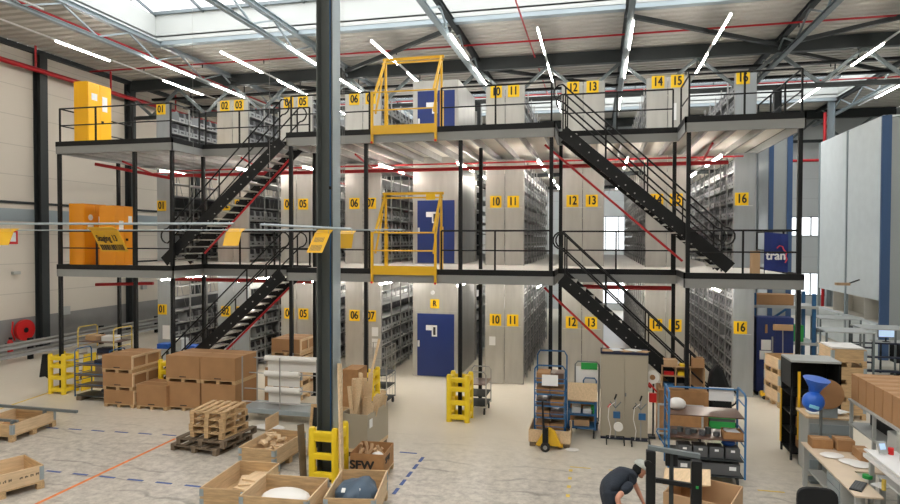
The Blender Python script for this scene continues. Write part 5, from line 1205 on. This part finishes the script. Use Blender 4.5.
o = MB().cyl((0, 0, 0), .07, .05, 18).build('tape_roll', 'green', smooth=False); o.location = (4.18, 11.1, .802); tag(o, 'green tape roll on the packing desk', 'tape')
t = thing('keyboard', 'dark grey keyboard on the near end of the packing desk', 'keyboard', (3.9, 10.68, .802)); t.rotation_euler = (0, 0, R(60)); MB().box(-.22, .22, -.08, .08, 0, .02).build('keyboard_base', 'dark_steel', t)
for r_ in range(4): MB().box(-.2, .2, -.065 + .034 * r_, -.04 + .034 * r_, .021, .028).build('key_row', 'garage_dark', t)
o = MB().cyl((0, 0, 0), .03, .16, 12).build('glue_bottle', 'yellow_tape'); o.location = (4.22, 10.62, .802); tag(o, 'small yellowish bottle near the keyboard on the packing desk', 'bottle')
o = MB().cbox((0, 0, .01), (.3, .21, .02)).build('note_sheet', 'white_paper'); o.location = (4.3, 10.8, .802); o.rotation_euler = (0, 0, .5); tag(o, 'white note sheet right of the keyboard', 'paper')
# grey bench with printers at the right edge
t = thing('printer_bench', 'grey metal bench with white shelf tops at the lower right edge', 'workbench', (4.15, 9.6, 0), world=True)
MB().box(4.2, 5.3, 9.6, 11.15, 1.20, 1.25).build('bench_top', 'white_plastic', t, bevel=.005); MB().box(4.13, 4.19, 9.6, 11.15, 1.13, 1.19).build('front_rail', 'white_plastic', t); MB().box(4.14, 4.19, 9.6, 11.15, 1.23, 1.26).build('front_rail', 'white_plastic', t)
for y in (9.62, 11.08): MB().box(4.21, 4.27, y, y + .06, 0, 1.2).build('leg', 'desk_grey', t)
MB().box(4.3, 5.25, 9.6, 9.64, .02, 1.19).build('side_panel', 'desk_grey', t); MB().box(4.3, 5.25, 9.7, 11.05, .85, .88).build('lower_shelf', 'white_plastic', t); MB().box(5.24, 5.29, 9.7, 11.05, 0, 1.19).build('rear_panel', 'desk_grey', t)
t = thing('label_printer', 'dark blue grey label printer on the grey bench', 'printer', (4.42, 10.35, 1.252)); MB().prism([(0, 0), (.34, 0), (.34, .16), (.2, .24), (.04, .2), (0, .1)], 0, .28).build('printer_body', 'dark_steel', t, bevel=.02); MB().box(.05, .25, -.004, -.001, .05, .12).build('display', 'frame_blue', t)
t = thing('terminal', 'grey handset terminal with red button on the grey bench', 'terminal', (4.32, 10.95, 1.252)); MB().cbox((0, 0, .1), (.13, .04, .18), rot=(R(-20), 0, R(20))).build('terminal_body', 'desk_grey', t); MB().cbox((-.005, -.025, .12), (.09, .01, .09), rot=(R(-20), 0, R(20))).build('display', 'screen', t); MB().cyl((.12, 0, .0), .04, .1, 14).build('red_knob', 'red_paint', t)
t = thing('paper_roll', 'white paper roll hanging at the right edge of the grey bench', 'paper roll', (4.62, 9.5, 1.08)); MB().cyl((0, -.1, 0), .09, .19, 20, axis='Y').build('roll', 'film_white', t, smooth=True); MB().cyl((0, -.104, 0), .03, .003, 12, axis='Y').build('roll_core', 'cardboard', t)
t = thing('device', 'beige microwave like device with dark window at the right edge', 'device', (4.6, 10.75, 1.252), world=True)
MB().box(4.58, 5.15, 10.8, 11.12, 1.252, 1.56).build('device_case', 'cap_grey', t, bevel=.01); MB().box(4.7, 5.1, 10.79, 10.799, 1.32, 1.5).build('dark_window', 'slot_dark', t)
# overhead rack with cartons
t = thing('overhead_rack', 'grey rack with open black compartments carrying a row of brown cartons', 'rack', (4.65, 10.8, 0), world=True)
MB().box(4.66, 5.6, 11.2, 13.3, 1.52, 1.56).build('top_shelf', 'desk_grey', t); MB().box(4.66, 5.6, 11.2, 13.3, 1.08, 1.11).build('lower_shelf', 'desk_grey', t)
for y in (11.22, 12.2, 13.2): 
    for x in (4.67, 5.54): MB().box(x, x + .05, y, y + .05, 0, 1.52).build('upright', 'desk_grey', t)
MB().box(5.0, 5.03, 11.3, 13.2, 1.11, 1.52).build('back_panel', 'black_steel', t)
mon = MB().box(4.72, 4.98, 11.35, 11.8, 1.112, 1.4).build('monitor_case', 'desk_grey', bevel=.02); tag(mon, 'grey boxy device inside the overhead rack behind the desk', 'device')
cp = None
for i in range(6):
    y = 11.25 + .34 * i
    if cp is None:
        cp = thing('cardboard_box', '', 'box', (0, 0, 0)); MB().box(0, .85, 0, .31, 0, .48).build('box_body', 'cardboard', cp, bevel=.006); MB().box(.01, .84, .14, .17, .48, .482).build('tape', 'cardboard_light', cp); MB().box(.2, .5, -.003, -.001, .3, .31).build('print_line', 'black_print', cp); b_ = cp
    else: b_ = copy_tree(cp)
    b_.location = (4.70 + .0 * i, y, 1.562); tag(b_, 'tall brown carton in the row on the overhead rack, %s' % ('nearest', 'second nearest', 'third nearest', 'third farthest', 'second farthest', 'farthest')[i], 'box', 'row of cartons on the overhead rack')
# chair back
t = thing('office_chair', 'black office chair back at the bottom edge in front of the desk', 'chair', (3.0, 9.6, 0))
m = MB(); m.prism([(.26 * math.cos(a) * (1 if 0 else abs(math.cos(a)) ** -.45 if abs(math.cos(a)) > .01 else 0), .93 + .19 * math.copysign(abs(math.sin(a)) ** .6, math.sin(a))) for a in [k * math.pi / 12 + .01 for k in range(24)]], -.03, .04); m.build('backrest', 'black_cloth', t, bevel=.012)
MB().cbox((0, .28, .5), (.5, .48, .09)).build('seat', 'black_cloth', t, bevel=.03); MB().tube([(0, .02, .8), (0, .06, .5), (0, .2, .45)], .025, 8).build('back_stem', 'black_steel', t); MB().cyl((0, .28, .1), .03, .36, 12).build('gas_lift', 'grey_steel', t)
for k in range(5):
    a = k * 2 * math.pi / 5 + .3; MB().beam((0, .28, .1), (.3 * math.cos(a), .28 + .3 * math.sin(a), .07), .04, .03).build('base_arm', 'black_steel', t); MB().cyl((.3 * math.cos(a) - .015, .28 + .3 * math.sin(a), .03), .03, .03, 10, axis='X').build('caster', 'rubber', t)
# ------------------------------------------------------------- wooden crates and table racks behind
for k in range(4):
    c = make_crate(.8, 1.0, 1, h1=.30) if k == 0 else copy_tree(wc)
    if k == 0: wc = c
    c.location = (6.25, 18.3, .446 * k); tag(c, 'orange brown wooden collar crate, %s of the pile right of the black shelf' % ('lowest', 'second', 'third', 'topmost')[k], 'crate', 'pile of wooden crates at the right')
o = MB().cbox((0, 0, .02), (.74, .9, .04)).build('paper_cover', 'film_white'); o.location = (6.25, 18.3, 1.785); tag(o, 'pale sheet covering the topmost wooden crate', 'sheet')
for k in range(3):
    c = copy_tree(wc); c.location = (5.15, 19.1, .446 * k); c.rotation_euler = (0, 0, R(8)); tag(c, 'wooden collar crate, %s of the pile left behind the orange brown pile' % ('lowest', 'middle', 'topmost')[k], 'crate', 'second pile of wooden crates')
tr = None
for i, (x, y, lb) in enumerate(((6.95, 21.6, 'nearest'), (8.35, 22.6, 'right'), (7.9, 25.2, 'farthest'))):
    if tr is None:
        tr = thing('table_rack', '', 'rack', (0, 0, 0))
        for a in (0, 1.3):
            for b in (0, 1.0): MB().box(a - .025, a + .025, b - .025, b + .025, 0, 1.7).build('upright', 'grey_steel', tr)
        MB().box(-.04, 1.34, -.04, 1.04, 1.7, 1.74).build('top_tray', 'desk_grey', tr)
        for z in (.3, .75, 1.2): MB().cbox((.65, .5, z), (1.28, .96, .05), rot=(R(-8), 0, 0)).build('tilted_tray', 'dark_navy', tr)
        r_ = tr
    else: r_ = copy_tree(tr)
    r_.location = (x, y, 0); tag(r_, 'grey framed flow rack with dark tilted trays, %s one before the big storage machine' % lb, 'rack', 'flow racks by the storage machine')
# office corner at the far right
t = thing('office_desk', 'far desk with grey top by the corner of the big storage machine', 'desk', (11.2, 25.2, 0), world=True)
MB().box(9.45, 11.9, 24.3, 25.1, 1.0, 1.04).build('desk_top', 'desk_grey', t)
for x in (9.5, 11.8):
    for y in (24.35, 25.0): MB().box(x, x + .05, y, y + .05, 0, 1.0).build('leg', 'dark_steel', t)
t = thing('monitor', 'small bright computer monitor on the far right desk', 'monitor', (9.78, 24.6, 1.042)); MB().box(-.26, .26, 0, .04, .15, .5).build('screen_case', 'black_steel', t); MB().box(-.24, .24, -.006, -.001, .17, .48).build('screen', 'screen', t); MB().box(-.1, .1, -.08, .1, 0, .02).build('monitor_foot', 'black_steel', t); MB().box(-.02, .02, .03, .06, .02, .3).build('monitor_neck', 'black_steel', t)
for i, (x, y) in enumerate(((9.95, 23.95), (10.75, 23.7))):
    t = thing('office_chair', 'dark office chair at the far right desk, %s one' % ('left', 'right')[i], 'chair', (x, y, 0), group='far right office chairs')
    MB().cbox((0, .25, .8), (.45, .06, .5)).build('backrest', 'black_cloth', t, bevel=.02); MB().cbox((0, 0, .5), (.46, .46, .08)).build('seat', 'black_cloth', t, bevel=.02); MB().cyl((0, 0, .06), .03, .4, 8).build('gas_lift', 'black_steel', t)
    for k in range(5): a = k * 1.2566; MB().beam((0, 0, .08), (.28 * math.cos(a), .28 * math.sin(a), .03), .05, .05).build('base_arm', 'black_steel', t)
# blue lockers, squeegee, blue pallet rack under the right end
t = thing('blue_cabinet', 'tall dark blue metal cabinet with taped white sheets under the right end of the deck', 'cabinet', (4.55, 20.0, 0), world=True)
MB().box(4.56, 5.56, 19.95, 20.45, .12, 2.3).build('cabinet_body', 'door_blue', t, bevel=.006)
for a, b in ((4.57, 5.055), (5.065, 5.55)): MB().box(a, b, 19.93, 19.948, .15, 2.28).build('cabinet_door', 'door_blue', t, bevel=.004)
for x in (4.6, 5.48): MB().box(x, x + .05, 20.0, 20.4, 0, .12).build('foot', 'black_steel', t)
for x, z, w, h in ((4.82, 1.5, .26, .3), (4.82, 1.2, .34, .26), (5.3, 1.05, .28, .26)): MB().box(x - w / 2, x + w / 2, 19.922, 19.929, z - h / 2, z + h / 2).build('taped_sheet', 'white_paper', t)
MB().box(4.79, 4.85, 19.9, 19.929, 1.85, 2.1).build('hanging_card', 'cardboard', t)
t = thing('floor_squeegee', 'long handled wide squeegee leaning against the blue cabinet', 'squeegee', (5.25, 19.85, 0)); MB().tube([(0, -.05, 0.02), (0, .03, 1.95)], .016, 8).build('handle', 'galvanised', t); MB().box(-.26, .26, -.02, .04, 1.95, 2.12).build('squeegee_head', 'cardboard_light', t)
t = thing('broom', 'grey pole standing left of the squeegee against the blue cabinet', 'broom', (4.98, 19.86, 0)); MB().tube([(0, -.04, .1), (0, .03, 1.75)], .022, 8).build('handle', 'galvanised', t); MB().box(-.12, .12, -.08, 0, 0, .1).build('broom_head', 'dark_steel', t)
t = thing('pallet_rack', 'blue pallet rack frame with light shelf behind the blue cabinet', 'rack', (4.6, 20.9, 0), world=True)
for x in (4.65, 6.3):
    for y in (20.8, 21.8): MB().box(x, x + .1, y, y + .08, 0, 2.95).build('upright', 'frame_blue', t)
for z in (2.5, 1.4): MB().box(4.6, 6.45, 20.75, 21.9, z, z + .08).build('shelf', 'desk_grey', t)
MB().beam((4.7, 20.84, 1.8), (5.6, 20.84, 2.48), .06, .06).build('brace', 'frame_blue', t)
b_ = thing('cardboard_box', 'long brown carton on the top shelf of the blue pallet rack', 'box', (4.75, 20.85, 2.582)); MB().box(0, 1.05, 0, .6, 0, .32).build('box_body', 'cardboard', b_, bevel=.005)
o = MB().box(0, .3, 0, .4, 0, .5).build('green_bin', 'green', bevel=.01); o.location = (5.8, 20.9, 1.482); tag(o, 'green bin on the lower shelf of the blue pallet rack', 'bin')
o = MB().box(0, .35, 0, .4, 0, .4).build('blue_bin', 'frame_blue', bevel=.01); o.location = (5.2, 20.9, 1.482); tag(o, 'blue bin on the lower shelf of the blue pallet rack', 'bin')
t = thing('floor_cleaner', 'small yellow machine on the floor in front of the blue cabinet', 'machine', (4.75, 19.45, 0)); MB().box(-.13, .2, 0, .3, .05, .2).build('machine_body', 'yellow_paint', t, bevel=.02); MB().cyl((-.08, -.01, .06), .055, .03, 12, axis='Y').build('wheel', 'rubber', t); MB().cyl((.15, -.01, .06), .055, .03, 12, axis='Y').build('wheel', 'rubber', t)
# ------------------------------------------------------------- left wall fittings
t = thing('crash_barrier', 'two rail grey steel crash barrier along the left wall', 'barrier', (-20.75, 12, 0), world=True)
for z in (.18, .5): 
    m = MB(); m.prism([(-20.78, z), (-20.70, z + .03), (-20.76, z + .12), (-20.70, z + .2), (-20.78, z + .24), (-20.82, z + .24), (-20.82, z)], 10, 34, axis='Y'); m.build('barrier_rail', 'galvanised', t)
for y in (12.5, 16, 19.5, 23, 26.5, 30, 33.5): MB().box(-20.98, -20.85, y - .08, y + .08, 0, .8).build('barrier_post', 'black_steel', t)
t = thing('fire_hose_reel', 'round red fire hose reel on the left wall', 'hose reel', (-22.38, 20.55, .90)); m = MB(); m.cyl((0, 0, 0), .42, .14, 28, axis='X'); m.build('reel_disc', 'red_paint', t); MB().cyl((.141, 0, 0), .1, .02, 16, axis='X').build('hub', 'black_steel', t); MB().box(-.1, 0, -.06, .06, -.1, .1).build('wall_bracket', 'red_paint', t); MB().tube([(.05, -.5, .4), (.05, -.55, .0), (.05, -.42, -.35)], .03, 8).build('hose', 'red_paint', t, smooth=True)
t = thing('fire_extinguisher', 'red fire extinguisher hanging left of the hose reel', 'extinguisher', (-22.3, 19.9, .12)); MB().tube([(0, 0, 0), (0, 0, .02), (0, 0, .42), (0, 0, .5)], [.09, .1, .1, .05], 14).build('cylinder', 'red_paint', t, smooth=True); MB().box(-.04, .08, -.03, .03, .5, .58).build('valve', 'black_steel', t); MB().box(-.2, -.1, -.05, .05, .15, .35).build('wall_bracket', 'dark_steel', t)
t = thing('fire_sign', 'red and white fire equipment sign on the left wall edge', 'sign', (-22.48, 20.0, 4.64)); MB().box(-.02, .0, -.75, .45, -.3, .3).build('sign_plate', 'red_paint', t)
MB().box(.001, .006, .12, .36, -.2, .16).build('pictogram', 'white_paper', t); MB().prism([(-.02, -.2), (.1, -.2), (.04, 0.05)], .007, .010, axis='X').build('pictogram', 'red_paint', t) if 0 else None
m = MB()
for k in range(4): m.box(.001, .006, -.6 + .18 * k, -.5 + .18 * k, -.16, .14)
m.build('pictogram', 'white_paper', t)
for i, (y, z, w, h) in enumerate(((22.6, 1.45, .5, .35), (20.3, 3.2, .3, .12), (27.5, 2.2, .3, .4))):
    tag(MB().box(-22.5, -22.35, y - w / 2, y + w / 2, z - h / 2, z + h / 2).build('wall_box', 'desk_grey', bevel=.01), 'small grey wall box on the left wall, %s' % ('right of the hose reel', 'high above the hose reel', 'far beyond the column')[i], 'wall box', 'grey wall boxes')
# ------------------------------------------------------------- hanging bars and yellow signs
def bar(label, a, b, r=.022):
    t = thing('hanging_bar', label, 'bar', a, world=True, group='thin suspended bars'); MB().tube([a, b], r, 8).build('bar', 'pale_steel', t)
    for f in (.1, .9):
        p_ = Vector(a).lerp(Vector(b), f); MB().tube([p_, (p_.x, p_.y, 12.3)], .003, 4).build('wire', 'galvanised', t)
    return t
bar('thin pale bar hung across the left half at eye height, nearest one', (-15.5, 10.7, 4.88), (-6.72, 10.7, 4.85), .024)
bar('short pale bar hung in front of the dark foreground column', (-6.1, 10.6, 4.83), (-4.30, 10.6, 4.74), .024)
bar('thinner pale bar hung slightly lower behind the foreground column', (-15.8, 11.75, 4.75), (-3.72, 11.75, 4.745), .014)
def hsign(label, x0, x1, y, z, dy, h, rows):
    t = thing('hanging_sign', label, 'sign', ((x0 + x1) / 2, y, z), group='yellow hanging signs'); w = (x1 - x0) / 2; th = .008
    m = MB(); m.add([(-w, 0, 0), (w, 0, 0), (w, dy, -h), (-w, dy, -h), (-w, th, 0), (w, th, 0), (w, dy + th, -h), (-w, dy + th, -h)], [(0, 3, 2, 1), (4, 5, 6, 7), (0, 1, 5, 4), (1, 2, 6, 5), (2, 3, 7, 6), (3, 0, 4, 7)]); f = m.build('sign_face', 'hanging_yellow', t)
    s_ = -1 if dy > 0 else 1
    MB().cbox((0, .07 * (1 if dy < 0 else -1) + .0, .035), (2 * w, .16, .008), rot=(R(-25) if dy > 0 else R(25), 0, 0)).build('top_flap', 'hanging_yellow', t)
    for x in (-w * .8, w * .8): MB().tube([(x, 0, .0), (x, 0, .14)], .004, 4).build('hook', 'galvanised', t)
    return t, f, math.atan2(dy, h)
t, f, an = hsign('yellow hanging sign reading Staging 13 with a barcode', -10.0, -9.35, 10.75, 4.72, .27, .42, 2)
rot = Matrix.Rotation(R(90) - an if 0 else R(90) + an * 1.0, 3, 'X')
def onface(u, v, dy, h): # v from 0 (top) to 1
    return (u, dy * v - .004 - .0, -h * v)
text('lettering', 'Staging 13', .20, 'black_print', f, (-.03, .27 * .36 - .006, -.42 * .36 - .004), rot, sx=.60, bold=.005, ext=.001)
m = MB(); random.seed(5); u = -.27
while u < .27:
    w_ = random.choice((.01, .018, .03)); a, b = .66, .93; o_ = -.006
    m.add([(u, .27 * a + o_, -.42 * a - .004), (u + w_, .27 * a + o_, -.42 * a - .004), (u + w_, .27 * b + o_, -.42 * b - .004), (u, .27 * b + o_, -.42 * b - .004)], [(0, 3, 2, 1)]); u += w_ + random.choice((.008, .014))
m.build('barcode', 'black_print', f)
hsign('plain yellow hanging sign at the left edge over the red fire sign', -12.6, -11.93, 10.75, 4.70, -.12, .28, 0)
hsign('plain yellow hanging sign in front of the left stairs', -6.93, -6.6, 10.75, 4.69, -.12, .26, 0)
t, f, an = hsign('yellow hanging sign with faint print in front of the foreground column', -5.02, -4.72, 10.6, 4.66, -.34, .34, 0)
m = MB()
for (a, b, c, d) in ((-.1, .08, .2, .45), (-.11, .1, .6, .9)):
    k = 0
    u = a
    while u < b: m.add([(u, -.34 * c - .004, -.34 * c + .0), (u + .012, -.34 * c - .004, -.34 * c), (u + .012, -.34 * d - .004, -.34 * d), (u, -.34 * d - .004, -.34 * d)], [(0, 3, 2, 1)]); u += .024
m.build('faint_print', 'yellow_paint' if 0 else 'wood_dark', f)
hsign('narrow yellow hanging sign just right of the foreground column', -5.05, -4.73, 11.75, 4.66, -.1, .28, 0)
# ------------------------------------------------------------- floor markings
def mark(name, label, x, y, w, l, m_, cat='floor marking', group=None, rz=0):
    o = MB().box(-w / 2, w / 2, -l / 2, l / 2, 0, .003).build(name, m_); o.location = (x, y, .001); o.rotation_euler = (0, 0, rz); tag(o, label, cat, group); return o
mark('floor_line', 'long orange line on the floor running away at the left', -9.35, 8.2, .075, 8.5, 'orange_tape')
for i in range(6): mark('floor_dash', 'short blue dash on the floor in the far left row', -12.75 + .62 * i, 12.46 + .035 * i, .36, .06, 'blue_tape', group='far left row of blue dashes')
for i in range(7): mark('floor_dash', 'short blue dash on the floor in the near left row', -10.95 + .62 * i, 10.12, .34, .06, 'blue_tape', group='near left row of blue dashes')
mark('floor_dash', 'short blue dash lying crosswise right of the SFW carton', -3.9, 12.78, .38, .06, 'blue_tape')
for i in range(5): mark('floor_dash', 'short blue dash in the right row running toward the viewer', -3.52 - .0 * i, 12.45 - .42 * i, .07, .28, 'blue_tape', group='right row of blue dashes')
for i in range(4): mark('floor_dot', 'faded yellow dot in the row on the floor centre right', -.48, 12.55 - .42 * i, .07, .12, 'yellow_tape', group='yellow floor dots')
for i, x in enumerate((-.3, .45)): mark('floor_dash', 'faint yellow dash on the floor, %s one' % ('left', 'right')[i], x, 12.75, .4, .035, 'yellow_tape')
mark('floor_dash', 'faint yellow dash on the floor right of the large blue trolley', 3.1, 12.35, .45, .05, 'yellow_tape')
mark('floor_line', 'long yellow line on the floor at the left', -15.6, 14.0, .08, 6, 'yellow_tape', rz=R(8))
# ---------------------------------------------------------------- camera, light, output look
def camera():
    f, yaw, pitch, roll = 628.24, .23021, .01969, .00212
    cy, sy, cp, sp = math.cos(yaw), math.sin(yaw), math.cos(pitch), math.sin(pitch)
    Fw = Vector((-sy * cp, cy * cp, -sp)); Rt = Vector((cy, sy, 0)); U = Rt.cross(Fw)
    R2 = Rt * math.cos(roll) + U * math.sin(roll); U2 = -Rt * math.sin(roll) + U * math.cos(roll)
    M = Matrix((R2, U2, -Fw)).transposed().to_4x4(); M.translation = Vector((0, 0, 4.556))
    c = bpy.data.cameras.new('camera'); c.sensor_width = 36; c.lens = 36 * f / 900; c.clip_end = 200
    o = bpy.data.objects.new('camera', c); COL.objects.link(o); o.matrix_world = M; S.camera = o
camera()
w = bpy.data.worlds.new('daylight'); S.world = w; w.use_nodes = True
w.node_tree.nodes['Background'].inputs[0].default_value = (.97, .985, 1, 1); w.node_tree.nodes['Background'].inputs[1].default_value = 2.4
# daylight falling through the skylights: the sky itself plus portals' worth of soft light
def area(name, loc, rot, sx, sy, e, col):
    l = bpy.data.lights.new(name, 'AREA'); l.shape = 'RECTANGLE'; l.size = sx; l.size_y = sy; l.energy = e; l.color = col
    o = bpy.data.objects.new(name, l); COL.objects.link(o); o.location = loc; o.rotation_euler = rot
area('skylight_daylight', (-2.1, 19.05, RZ + 1.75), (0, 0, 0), 29, 4.8, 1300, (.98, .99, 1))
area('skylight_daylight', (-2.1, 35.2, RZ + 1.75), (0, 0, 0), 29, 5.4, 1300, (.98, .99, 1))
area('skylight_daylight', (-2.1, 3, RZ + 1.75), (0, 0, 0), 29, 5, 1300, (.98, .99, 1))
for o in list(COL.objects):
    if '_world' in o: del o['_world']
S.view_settings.view_transform = 'Standard'; S.view_settings.look = 'None'; S.view_settings.gamma = 1; S.view_settings.exposure = 0
S.view_settings.use_curve_mapping = False
